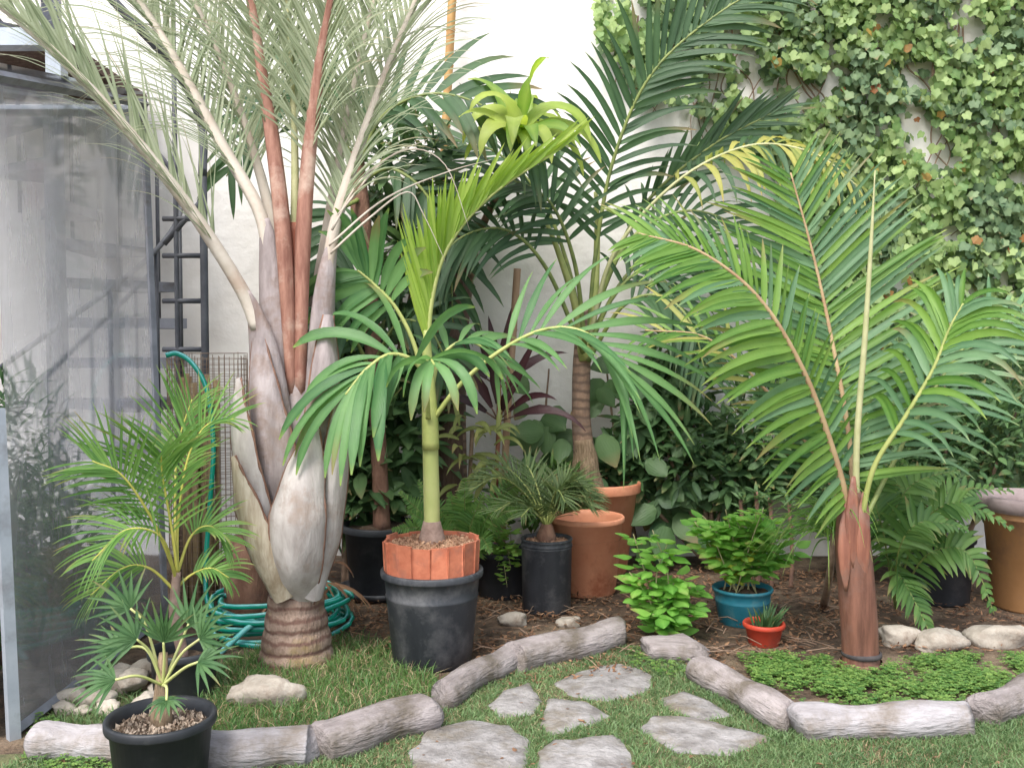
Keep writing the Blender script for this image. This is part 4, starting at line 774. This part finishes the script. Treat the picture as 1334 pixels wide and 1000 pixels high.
for (bx, by, tx, ty, dd, L, dp_) in [(649, 548, 610, 470, 5.5, .42, .5), (650, 545, 640, 450, 5.55, .45, .2), (651, 545, 695, 440, 5.5, .55, .3), (652, 545, 700, 505, 5.4, .46, 1.2), (652, 548, 720, 525, 5.5, .55, 1.6), (650, 548, 595, 510, 5.6, .4, 1.3), (650, 510, 620, 420, 5.5, .42, .4), (650, 505, 665, 400, 5.6, .45, .3), (651, 505, 715, 450, 5.6, .44, 1.0), (650, 505, 590, 460, 5.6, .4, 1.0), (651, 548, 670, 480, 5.3, .36, .8), (650, 500, 640, 430, 5.7, .4, .3)]:
    b0 = P(bx, by, 5.6); d = P(tx, ty, dd)-b0; m = MB(); st_ = spline([b0, b0+d.normalized()*.09], 3); tube(m, st_, .005, 6); mk('leaf_stalk', m, 'red_trunk', cd)
    m = MB(); leaf(m, st_[-1], d, V((0, -0.8, 0.5)), L*.85, 0.062, 'lance', 9, dp_, 0.4, None, 0, 0.04); mk('leaf', m, 'leaf_cordyline', cd)
def pole(name, pts, r, mat, label, nodes):
    t = thing(name, tuple(pts[0]), label, 'pole'); m = MB(); tube(m, spline(pts, 20), r, 12); mk('cane', m, mat, t)
    for u in nodes:
        p = spline(pts, 40)[int(u*40)]; m = MB(); lathe(m, p, [(r*.98, -.012), (r*1.16, 0), (r*.98, .012)], 12); mk('node', m, mat, t)
pole('bamboo_pole', [V((P(572, 700, 6.2).x, 6.2, 0)), P(576, 300, 6.2), P(586, 60, 6.2), P(596, -120, 6.2)], .028, 'bamboo', 'tall orange bamboo pole leaning against the wall', (.1, .25, .4, .52, .64, .72, .8, .87, .94))
pole('garden_stake', [V((P(652, 720, 5.85).x, 5.85, 0)), P(660, 560, 5.85), P(668, 440, 5.85), P(674, 350, 5.85)], .022, 'stake_wood', 'pinkish wooden stake behind the maroon cordyline', (.3, .5, .7))
m = MB(); tube(m, spline([V((P(588, 690, 5.75).x, 5.75, 0)), P(585, 600, 5.75), P(592, 480, 5.75), P(600, 360, 5.78), P(598, 240, 5.8)], 24), [.11, .085, .07, .06, .045], 16, True, 1, None, 0.2, 2)
dk = thing('shade_tree', tuple(V((P(588, 690, 5.75).x, 5.75, 0))), 'dark barked slim tree behind the clay-tiled pot palm', 'tree'); mk('trunk', m, 'bark_dark', dk)
def blob_leaves(root, name, n, cfn, Lr, wr, mat, prof='lance', segs=4, droop=.4, sep=0, outc=None, upb=0.3, fold=.3):
    j = MB()
    for i in range(n):
        p = cfn(); d = V((rnd(-1, 1), rnd(-1, .6), rnd(-.6, .8)))
        if outc is not None: d += (p-V(outc))*3
        m = MB() if i < sep else j
        leaf(m, p, d, V((rnd(-.4, .4), -0.5+rnd(-.4, .4), 0.8)), rnd(*Lr), rnd(*wr), prof, segs, droop, fold)
        if i < sep: mk('leaf', m, mat, root)
    if n > sep: tag(mk(name, j, mat, root), kind='stuff')
def ell(c, r):
    c = V(c)
    def f():
        while 1:
            q = V((rnd(-1, 1), rnd(-1, 1), rnd(-1, 1)))
            if q.length < 1: return c+V((q.x*r[0], q.y*r[1], q.z*r[2]))
    return f
ctr = P(520, 215, 5.85); blob_leaves(dk, 'crown', 420, ell(ctr, (.34, .28, .34)), (.09, .17), (.035, .06), 'leaf_shrub', 'ovate', 4, .6, outc=ctr)
od = thing('drooping_plant', tuple(V((P(615, 720, 5.55).x, 5.55, 0))), 'plant with drooping olive yellow leaves behind the green ferns', 'plant')
m = MB(); tube(m, spline([V((P(612, 720, 5.55).x, 5.55, 0)), P(612, 640, 5.55), P(615, 560, 5.55)], 10), .012, 8); mk('stem', m, 'twig', od)
for k in range(34):
    b0 = P(rnd(595, 650), rnd(540, 640), rnd(5.4, 5.65)); m = MB(); leaf(m, b0, V((rnd(-1, 1), rnd(-1, .2), rnd(-.1, .5))), V((0, -.6, .7)), rnd(.15, .3), rnd(.03, .05), 'lance', 7, rnd(1.5, 3), .3); mk('leaf', m, 'leaf_olive', od)
# ------------------------------------------------------------------ ferns
def fern(c, fr, label, mat='leaf_fern', n=15, L=.12, w=.026, sep=True, droop=.5, prof='pinna', rr=(.006, .002), ang=(75, 45)):
    t = thing('fern', tuple(c), label, 'fern')
    for pts, face in fr: frond(t, pts, face, n, L, w, ang, 8, droop, mat, 'rachis_dark', rr, 0.18, prof, sep, lambda u: (0.7+0.5*math.sin(math.pi*min(1, u+.2)))*(1-0.75*max(0, u-.55)/.45), 6, 4, .3, leafname='pinna')
    return t
fc = V((P(1170, 770, 4.75).x, 4.78, 0)); b0 = fc+V((0, 0, .08))
fern(fc, [(spline([b0, P(1195, 690, 4.6), P(1250, 655, 4.5), P(1320, 690, 4.42)], 6), (0, -.6, .8)), (spline([b0, P(1205, 725, 4.55), P(1260, 720, 4.45), P(1295, 800, 4.4)], 6), (-.1, -.8, .6)),
          (spline([b0, P(1165, 745, 4.6), P(1190, 780, 4.5), P(1222, 848, 4.42)], 6), (.3, -.8, .5)), (spline([b0, P(1160, 690, 4.65), P(1190, 630, 4.6), P(1260, 610, 4.55)], 6), (0, -.7, .7)),
          (spline([b0, P(1150, 690, 4.6), P(1140, 640, 4.55), P(1180, 600, 4.5)], 6), (0, -.8, .5)), (spline([b0, P(1180, 700, 4.9), P(1240, 640, 4.95), P(1320, 640, 5.0)], 6), (0, -.7, .7)),
          (spline([b0, P(1170, 720, 4.5), P(1200, 680, 4.42), P(1262, 690, 4.38)], 6), (0, -.7, .7))], 'big drooping fern with glossy toothed fronds beside the tan planter', n=21, L=.135, w=.034, droop=1.1)
fc = V((P(610, 760, 5.2).x, 5.2, 0)); fl = []
for (tx, ty, dd, mx_, my) in [(605, 622, 5.1, 606, 670), (630, 640, 5.05, 612, 690), (660, 640, 5.0, 625, 690), (520, 640, 5.15, 560, 680), (510, 690, 5.05, 560, 690), (545, 625, 5.25, 575, 680), (680, 660, 5.1, 640, 680), (585, 640, 5.2, 595, 680), (700, 620, 5.3, 650, 650), (640, 720, 4.95, 625, 700), (530, 665, 5.0, 570, 690)]:
    fl.append((spline([fc+V((0, 0, .2)), P(mx_, my, (dd+5.2)/2), P(tx, ty, dd)], 6), ((600-tx)/200, -.9, .35)))
fern(fc, fl, 'upright sword fern with narrow ladder-like fronds behind the clay-tiled pot', mat='leaf_areca', n=30, L=.085, w=.017, sep=False, droop=.25, ang=(82, 60))

# ------------------------------------------------------------------ basil and herbs
def herb(root, stems, nl, Lr, mat, sep, alt=None, stemmat='basil_stem', wf=.74, spread=.05, smr=.004):
    k = 0; j = MB()
    for pts in stems:
        sp = spline(pts, 16); m = MB(); tube(m, sp, [smr, smr*.6], 6); mk('stem', m, stemmat, root)
        for i in range(nl):
            t = 0.25+0.75*(i+rnd(0, 1))/nl; p = sp[min(16, int(t*16))]; a = rnd(0, 6.28); d = V((math.cos(a), math.sin(a), rnd(-.1, .5)))
            p = p+d*rnd(0.0, spread); m = MB() if k < sep else j; k += 1; L = rnd(*Lr)
            leaf(m, p, d, V((rnd(-.3, .3), rnd(-.5, .1), 1)), L, L*wf, 'ovate', 5, rnd(.4, 1.3), -.35, None, 0, .02)
            if m is not j: mk('leaf', m, alt if alt and (t < .5 and random.random() < .45) else mat, root)
    if j.v: tag(mk('foliage', j, mat, root), kind='stuff')
bs = thing('basil', tuple(BC+V((0, 0, .15))), 'bushy green basil growing in the teal pot', 'herb')
stems = []
for k in range(14):
    a = rnd(0, 6.28); r = rnd(.02, .1); b0 = BC+V((math.cos(a)*r, math.sin(a)*r, .15)); tx = 905+k*10; tp_ = P(tx, rnd(655, 720) if k > 6 else rnd(645, 690), 4.8+rnd(-.15, .12)); stems.append([b0, b0.lerp(tp_, .5)+V((rnd(-.02, .02), 0, .03)), tp_])
herb(bs, stems, 42, (.055, .10), 'leaf_basil', 299, 'leaf_basil_yellow', spread=.06)
b2 = thing('basil', tuple(G(868, 835)), 'leggy basil trailing over the edging stone without a pot', 'herb'); stems = []
b0 = G(870, 838)+V((0, .04, 0))
for (tx, ty) in [(825, 695), (850, 690), (870, 705), (820, 745), (840, 750), (895, 760), (912, 765), (880, 790), (850, 800), (900, 790), (865, 830), (885, 750)]:
    e = P(tx, ty, 4.5+rnd(-.15, .12)); stems.append([b0, b0.lerp(e, .5)+V((rnd(-.05, .05), rnd(-.04, .04), .05)), e])
herb(b2, stems, 25, (.055, .105), 'leaf_basil', 299, None, spread=.06)
hb = thing('herb', tuple(HC+V((0, 0, .22))), 'light green small-leaved herb in the low black pot', 'herb'); stems = []
for k in range(12):
    e = P(rnd(638, 678), rnd(690, 765), 5.2+rnd(-.12, .1)); b0 = HC+V((rnd(-.06, .06), rnd(-.06, .06), .22)); stems.append([b0, b0.lerp(e, .5)+V((0, -.03, .06)), e])
herb(hb, stems, 22, (.03, .05), 'leaf_herb', 264, None, smr=.002, spread=.04, wf=.8)
sc_ = thing('succulent', tuple(RC+V((0, 0, .08))), 'small grey-green succulent spilling from the red bowl pot', 'succulent'); m = MB()
for k in range(60):
    a = rnd(0, 6.28); r = rnd(0, .06); b0 = RC+V((math.cos(a)*r+.01, math.sin(a)*r, .085)); leaf(m, b0, V((math.cos(a)*.6+.25, math.sin(a)*.6, 1.1)), V((0, -.7, .5)), rnd(.05, .13), .013, 'lance', 4, rnd(0, .8), .6)
mk('foliage', m, 'leaf_fan', sc_)
for k, (px, top) in enumerate(((965, 650), (985, 640), (1003, 648), (1028, 655))):
    b0 = V((P(px+2, 760, 5.5).x, 5.5, 0)); t = thing('spiny_stem', tuple(b0), 'reddish brown beaded stem standing behind the basil', 'plant', 'beaded stems behind the basil'); m = MB()
    sp = spline([b0, P(px+4, 720, 5.5), P(px, top, 5.5)], 30); tube(m, sp, [.010*(1+.4*(i % 2)) for i in range(31)], 8); mk('stem', m, 'succulent_stem', t)
    m = MB()
    for i in range(10): leaf(m, sp[-1]-V((0, 0, rnd(0, .05))), V((rnd(-1, 1), rnd(-1, 1), .5)), (0, -.5, .8), rnd(.05, .1), .025, 'ovate', 4, .3, .2)
    mk('foliage', m, 'leaf_shrub', t)
# grassy offshoot by the red trunk
gr = thing('grassy_plant', tuple(G(1082, 800)), 'tuft of thin arching grassy leaves left of the reddish palm trunk', 'plant')
b0 = G(1085, 800)+V((0, .15, .0)); j = 0
for k in range(70):
    a = rnd(1.9, 5.2); m = MB(); leaf(m, P(1085+rnd(-10, 14), 690+rnd(-25, 15), 4.3+rnd(-.05, .1)), V((math.cos(a)-.25, math.sin(a)*.8, rnd(.1, 1.1))), V((0, -.5, .8)), rnd(.25, .5), .012, 'grass', 9, rnd(1.6, 3.2), .4); mk('leaf', m, 'leaf_right', gr)
m = MB(); tube(m, spline([b0, P(1082, 740, 4.32), P(1086, 690, 4.3)], 10), [.02, .016, .012], 8); mk('stem', m, 'twig', gr)

# ------------------------------------------------------------------ climbing big-leaf plant and shrubs at the back
def heart(mb, p, d, nrm, L, rv=None):
    leaf(mb, p, d, nrm, L, L*.8, 'ovate', 5, .5, -.25, rv, 0, .02)
cl = thing('big_leaf_climber', tuple(V((P(850, 735, 6.15).x, 6.15, 0))), 'dark climber with large heart-shaped leaves on the wall beside the terracotta pots', 'plant')
for pts in ([(835, 735), (815, 640), (800, 560), (790, 480)], [(850, 735), (845, 640), (830, 560), (850, 480)], [(870, 735), (880, 650), (900, 590), (890, 520)], [(860, 735), (860, 680), (930, 640), (960, 590)], [(820, 735), (740, 620), (712, 560), (715, 480)]):
    m = MB(); sp = spline(PP(pts, 6.15), 24); tube(m, sp, [.014, .006], 7); mk('stem', m, 'twig', cl)
    for k in range(26):
        p = sp[int(rnd(6, 24))]+V((rnd(-.16, .16), rnd(-.3, .05), rnd(-.1, .1))); m = MB(); heart(m, p, V((rnd(-1, 1), rnd(-.6, .1), rnd(-1, .2))), V((rnd(-.5, .5), -1, rnd(.1, .8))), rnd(.12, .24)); mk('leaf', m, 'leaf_shrub', cl)
def shrub(name, base, cs, label, n, Lr, wr, mat, prof='ovate', droop=.4):
    t = thing(name, tuple(base), label, 'shrub')
    for k, (c, r) in enumerate(cs):
        m = MB(); tube(m, spline([V(base), V(base).lerp(c, .5)+V((rnd(-.05, .05), 0, .03)), c], 12), [.02, .012, .005], 8); mk('stem', m, 'twig', t)
        blob_leaves(t, 'foliage', n, ell(c, r), Lr, wr, mat, prof, 4, droop, outc=c)
    return t
shrub('shrub', V((P(930, 740, 5.95).x, 5.95, 0)), [(P(905, 590, 5.95), (.28, .2, .3)), (P(960, 620, 5.9), (.26, .2, .25)), (P(1000, 560, 5.9), (.3, .2, .35)), (P(850, 540, 6.0), (.25, .15, .3)), (P(810, 610, 6.05), (.2, .12, .25)), (P(890, 480, 6.05), (.25, .15, .3))], 'dark leafy shrub filling the gap behind the right hand palm', 330, (.07, .15), (.03, .06), 'leaf_shrub')
shrub('shrub', V((P(1240, 740, 5.8).x, 5.8, 0)), [(P(1180, 600, 5.7), (.35, .3, .35)), (P(1270, 590, 5.75), (.35, .3, .4)), (P(1330, 520, 5.8), (.3, .3, .45)), (P(1230, 490, 5.9), (.4, .25, .4)), (P(1120, 640, 5.6), (.3, .25, .3))], 'dark small-leaved shrub behind the fern and tan planter', 520, (.05, .11), (.025, .05), 'leaf_shrub')
shrub('shrub', V((P(440, 740, 5.3).x, 5.5, 0)), [(P(440, 560, 5.6), (.25, .2, .35)), (P(520, 560, 5.7), (.3, .2, .4)), (P(430, 430, 5.7), (.22, .15, .3)), (P(470, 640, 5.6), (.3, .2, .25)), (P(490, 470, 5.75), (.3, .2, .35)), (P(545, 330, 5.9), (.3, .2, .35))], 'dark glossy shrub behind the triangle palm trunk', 260, (.12, .24), (.05, .1), 'leaf_shrub')
shrub('shrub', V((P(715, 740, 5.75).x, 5.75, 0)), [(P(690, 650, 5.7), (.25, .15, .16)), (P(730, 640, 5.75), (.2, .15, .16))], 'low dark green shrub at the foot of the wall behind the date palm', 260, (.06, .12), (.02, .04), 'leaf_fern')
# plants inside the lean-to
t = shrub('shrub', V((-2.25, 4.15, 0)), [(V((-2.25, 4.15, 0.95)), (.22, .25, .35)), (V((-2.3, 4.0, 0.6)), (.3, .3, .3)), (V((-2.2, 4.4, 0.5)), (.25, .25, .35))], 'dark narrow-leaved shrub seen through the hazy lean-to sheet', 380, (.08, .17), (.014, .026), 'leaf_fan', 'lance', .7)
t = shrub('shrub', V((-2.2, 3.75, 0)), [(V((-2.15, 3.72, 0.55)), (.2, .2, .35)), (V((-2.3, 3.7, 0.25)), (.3, .22, .25))], 'low leafy shrub close behind the hazy lean-to sheet', 380, (.07, .15), (.02, .035), 'leaf_fan', 'lance', .5)
t = shrub('shrub', V((-2.3, 4.75, 0)), [(V((-2.3, 4.72, 0.35)), (.35, .2, .3)), (V((-2.05, 4.6, 0.2)), (.22, .2, .2))], 'dim green shrub at the far end inside the lean-to', 300, (.07, .15), (.02, .035), 'leaf_shrub', 'lance', .5)

# ------------------------------------------------------------------ ivy on the wall
iv = thing('wall_ivy', (2.0, WALLY, 0), 'dense lobed-leaf ivy with a few red leaves covering the upper wall', 'ivy')
def inivy(px, py):
    if px < 775: return 0
    lim = 130 if px < 900 else (195 if px < 1010 else 1000)
    if px < 830: lim = 40+(px-775)*1.4
    if py > lim: return 0
    for cx, cy, rx, ry in ((976, 92, 20, 38), (955, 45, 14, 25), (1262, 32, 20, 22), (1195, 95, 26, 22), (1192, 156, 22, 26), (1226, 205, 26, 12), (1325, 225, 20, 12), (1035, 125, 20, 18), (900, 165, 40, 20), (1275, 390, 14, 22), (1190, 335, 18, 10), (930, 110, 18, 26), (1150, 20, 12, 12), (880, 60, 12, 16), (1300, 170, 18, 12), (1110, 300, 20, 16), (1240, 300, 18, 14), (1080, 60, 10, 14), (1010, 40, 10, 16)):
        if ((px-cx)/rx)**2+((py-cy)/ry)**2 < 1: return 0.06
    nz = NZ.noise(V((px*.014, py*.014, 3)))+.5*NZ.noise(V((px*.04, py*.04, 7)))
    return 1 if nz > (-.36 if py < 200 else -.6) else .07
LOBE = [(0, .02), (.26, -.10), (.50, .08), (.47, .30), (.56, .56), (.30, .68), (0, 1.0), (-.30, .68), (-.56, .56), (-.47, .30), (-.50, .08), (-.26, -.10)]
def ivyleaf(mb, p, ax, nrm, s):
    ax = V(ax).normalized(); sv = ax.cross(nrm).normalized(); nv = sv.cross(ax); rv = random.random(); cup = rnd(-.15, .25)
    vs = [p+ax*(s*.35)]; ts = [(rv, .3, 1)]
    for x, y in LOBE:
        x *= rnd(.9, 1.1); y *= rnd(.92, 1.08); vs.append(p+sv*(x*s)+ax*(y*s)+nv*(cup*s*(abs(x)*1.2))); ts.append((rv, max(0, min(1, y)), 0))
    n = len(LOBE); mb.add(vs, [(0, i+1, (i+1) % n+1) for i in range(n)], ts)
cand = []
while len(cand) < 13000:
    px, py = rnd(770, 1420), rnd(-60, 640)
    if random.random() < inivy(px, py)*(1 if py < 420 else .85): cand.append((px, py))
J = {'leaf_ivy': MB(), 'leaf_ivy_dark': MB(), 'leaf_ivy_autumn': MB()}; k = 0
for (px, py) in cand:
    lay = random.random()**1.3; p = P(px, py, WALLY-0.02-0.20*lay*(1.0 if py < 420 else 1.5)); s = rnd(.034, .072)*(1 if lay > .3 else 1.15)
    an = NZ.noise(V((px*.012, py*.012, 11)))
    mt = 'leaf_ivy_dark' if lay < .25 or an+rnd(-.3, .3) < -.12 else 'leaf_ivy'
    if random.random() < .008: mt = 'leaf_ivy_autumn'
    ind = lay > .62 and k < 300 and 0 < px < 1334 and 0 < py < 420 and random.random() < .35
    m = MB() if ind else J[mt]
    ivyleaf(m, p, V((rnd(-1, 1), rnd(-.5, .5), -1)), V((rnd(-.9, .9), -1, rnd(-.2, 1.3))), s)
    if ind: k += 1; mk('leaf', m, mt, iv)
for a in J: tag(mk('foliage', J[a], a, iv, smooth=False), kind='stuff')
for k in range(26):
    x, y = rnd(830, 1390), rnd(-40, 60); pts = []
    for i in range(9):
        pts.append(P(x, y, WALLY-0.03)); x += rnd(-26, 26); y += rnd(18, 50)
        if i > 2 and not inivy(x, y): break
    m = MB(); tube(m, spline(pts, len(pts)*5), [.007, .003], 5); mk('stem', m, 'twig', iv)

# ------------------------------------------------------------------ grass, clover, litter
SGI = [[((x-sum(p[0] for p in s)/len(s))*.97+sum(p[0] for p in s)/len(s), (y-sum(p[1] for p in s)/len(s))*.97+sum(p[1] for p in s)/len(s)) for x, y in s] for s in SG]
def onstone(x, y): return any(inpoly(x, y, s) for s in SGI)
POTS = [(TC, .19), (FC, .15), (AC, .13), (TB, .165), (RB, .1), (RC, .08), (BC, .12)]
def free(x, y): return not onstone(x, y) and all((x-c.x)**2+(y-c.y)**2 > r*r for c, r in POTS)
def blades(name, poly, n, hr, w, mat, lab, cat='grass', lean=.5, maskfn=None, z0=.008):
    pts = scatter_pts(poly, n, maskfn); N = len(pts); p = np.zeros((N, 3)); p[:, :2] = pts; p[:, 2] = z0
    a = np.random.uniform(0, 6.283, N); h = np.random.uniform(hr[0], hr[1], N)*np.random.uniform(.6, 1, N); ln = np.random.uniform(.1, lean, N)*h*1.6
    dx = np.stack([np.cos(a), np.sin(a), 0*a], 1); b = np.random.uniform(0, 6.283, N); sx_ = np.stack([np.cos(b), np.sin(b), 0*b], 1)*(w*np.random.uniform(.6, 1.3, N))[:, None]*.5
    up_ = np.array([0, 0, 1.0])
    mid = p+dx*(ln*.3)[:, None]+up_*(h*.6)[:, None]; tip = p+dx*ln[:, None]+up_*(h*np.random.uniform(.75, 1, N))[:, None]
    vs = np.stack([p-sx_, p+sx_, mid-sx_*.8, mid+sx_*.8, tip], 1).reshape(-1, 3)
    i = np.arange(N)*5; fs = [f for k in i.tolist() for f in ((k, k+1, k+3, k+2), (k+2, k+3, k+4))]
    rv = np.clip(np.random.uniform(0, 1, N)*.6+.4*np.array([NZ.noise(V((x*3, y*3, 0)))+.5 for x, y in pts]), 0, 1)
    ts = np.zeros((N, 5, 3)); ts[:, :, 0] = rv[:, None]; ts[:, :, 1] = np.array([0, 0, .6, .6, 1])[None]
    m = MB(); m.v = vs.tolist(); m.f = fs; m.t = ts.reshape(-1, 3).tolist()
    return tag(mk(name, m, mat, None, (0, 0, 0)), lab, cat, None, 'stuff')
FRONT = gpoly([(-60, 1030), (40, 990), (170, 998), (410, 990), (560, 935), (680, 868), (820, 845), (905, 875), (1015, 950), (1180, 960), (1300, 930), (1400, 910), (1500, 1100), (-200, 1150)])
def patchy(x, y): return free(x, y) and (NZ.noise(V((x*2.5, y*2.5, 5)))+.5*NZ.noise(V((x*8, y*8, 5)))+rnd(-.5, .5)) > -.22
blades('lawn_grass', FRONT, 62000, (.018, .045), .0042, 'grass', 'short green lawn growing between the stepping stones', maskfn=patchy, lean=.8)
blades('dry_lawn', FRONT, 13000, (.012, .03), .004, 'dry_grass', 'straw coloured dead blades mixed into the short lawn', maskfn=lambda x, y: free(x, y) and NZ.noise(V((x*2, y*2, 9)))+rnd(-.4, .3) > -.05, lean=1.2)
LEFT = gpoly([(255, 930), (270, 880), (335, 850), (450, 835), (520, 845), (575, 895), (560, 925), (420, 960), (270, 970)])
blades('tall_grass', LEFT, 5000, (.025, .09), .0045, 'grass_tall', 'longer grass around the foot of the triangle palm', maskfn=free, lean=.9)
LSIDE = gpoly([(40, 985), (75, 925), (100, 880), (160, 870), (200, 930), (170, 960), (60, 965)])
blades('straw', LEFT, 1500, (.03, .07), .004, 'dry_grass', 'dry straw blades mixed into the longer grass', maskfn=free, lean=1.3)
blades('weed_grass', LSIDE, 1500, (.02, .06), .005, 'grass', 'sparse weeds around the rubble stones', lean=.9)
def clover(name, poly, n, lab, maskfn=None):
    m = MB()
    for x, y in scatter_pts(poly, n, maskfn):
        h = rnd(.012, .045); p = V((x, y, h)); s = rnd(.007, .013); rv = random.random(); a0 = rnd(0, 6.28); tl = V((rnd(-.4, .4), rnd(-.6, .2), 1)).normalized()
        for k in range(3):
            a = a0+k*2.094; d = V((math.cos(a), math.sin(a), rnd(-.1, .3))); sd_ = d.cross(tl).normalized()
            m.add([p, p+d*s*.6+sd_*s*.5, p+d*s*1.1, p+d*s*.6-sd_*s*.5], [(0, 1, 2, 3)], [(rv, .2, 0)]*4)
    return tag(mk(name, m, 'clover', None, (0, 0, 0), False), lab, 'ground cover', None, 'stuff')
BED = gpoly([(960, 860), (1010, 858), (1150, 868), (1250, 858), (1340, 860), (1420, 880), (1340, 905), (1240, 930), (1050, 930), (985, 895)])
clover('clover', BED, 8000, 'bright clover carpet round the reddish palm trunk', lambda x, y: free(x, y) and NZ.noise(V((x*5, y*5, 1)))+.6*NZ.noise(V((x*13, y*13, 1)))+rnd(-.35, .35) > -.12)
clover('weeds', gpoly([(30, 995), (45, 940), (70, 945), (120, 985), (180, 1000), (100, 1030)]), 700, 'small leafy weeds below the lean-to post')
clover('weeds', gpoly([(820, 850), (900, 850), (920, 880), (860, 890), (820, 870)]), 350, 'patchy weeds in front of the edging stone')
def litter(poly, n, lab, sz=(.012, .045)):
    m = MB()
    for x, y in scatter_pts(poly, n, lambda x, y: all((x-c.x)**2+(y-c.y)**2 > r*r for c, r in POTS) and NZ.noise(V((x*3.5, y*3.5, 4)))+rnd(-.45, .45) > -.12):
        leaf(m, V((x, y, rnd(.006, .03))), V((rnd(-1, 1), rnd(-1, 1), rnd(-.15, .3))), V((rnd(-.4, .4), rnd(-.4, .4), 1)), rnd(*sz), rnd(.006, .02), 'ovate', 3, rnd(-.3, .6), rnd(-.6, .6))
    tag(mk('leaf_litter', m, 'litter', None, (0, 0, 0), False), lab, 'leaf litter', None, 'stuff')
litter(gpoly([(425, 850), (425, 760), (480, 740), (900, 740), (1120, 750), (1120, 850), (1010, 862), (930, 880), (830, 850), (660, 870), (600, 880), (520, 860)]), 5200, 'brown fallen leaves and bark on the bed under the pots')
litter(gpoly([(600, 870), (830, 840), (920, 870), (820, 885), (650, 900)]), 500, 'dry brown scraps along the edging logs', (.01, .03))
litter(gpoly([(60, 1000), (560, 960), (830, 870), (1010, 975), (1400, 980), (1400, 1040), (0, 1040)]), 260, 'scattered dry scraps on the short lawn', (.01, .028))
litter(gpoly([(1120, 850), (1120, 760), (1400, 760), (1400, 860)]), 900, 'brown fallen leaves under the big fern')
m = MB()
for k in range(90):
    g = G(rnd(630, 1120), rnd(780, 868)); a = rnd(0, 6.28); L = rnd(.06, .22); d = V((math.cos(a), math.sin(a), 0)); z = rnd(.02, .045); tube(m, [g+V((0, 0, z)), g+d*L*.5+V((0, 0, z+rnd(0, .02))), g+d*L+V((0, 0, z))], rnd(.0015, .003), 4)
tag(mk('fallen_twigs', m, 'twig', None, (0, 0, 0)), 'thin dry twigs and straws strewn on the bed', 'twigs', None, 'stuff')
m = MB()
for k in range(26):
    g = G(rnd(420, 440), rnd(735, 790)); g.y = 4.9+rnd(-.2, .2); leaf(m, g+V((rnd(-.1, .15), 0, rnd(.02, .3))), V((rnd(-1, 1), rnd(-1, 0), rnd(-.2, .6))), (0, -.4, .9), rnd(.15, .35), .02, 'lance', 7, 2.0, .5)
tag(mk('dead_fronds', m, 'litter', None, (0, 0, 0)), 'curled brown dead fronds heaped beside the triangle palm', 'dead leaves', None, 'stuff')
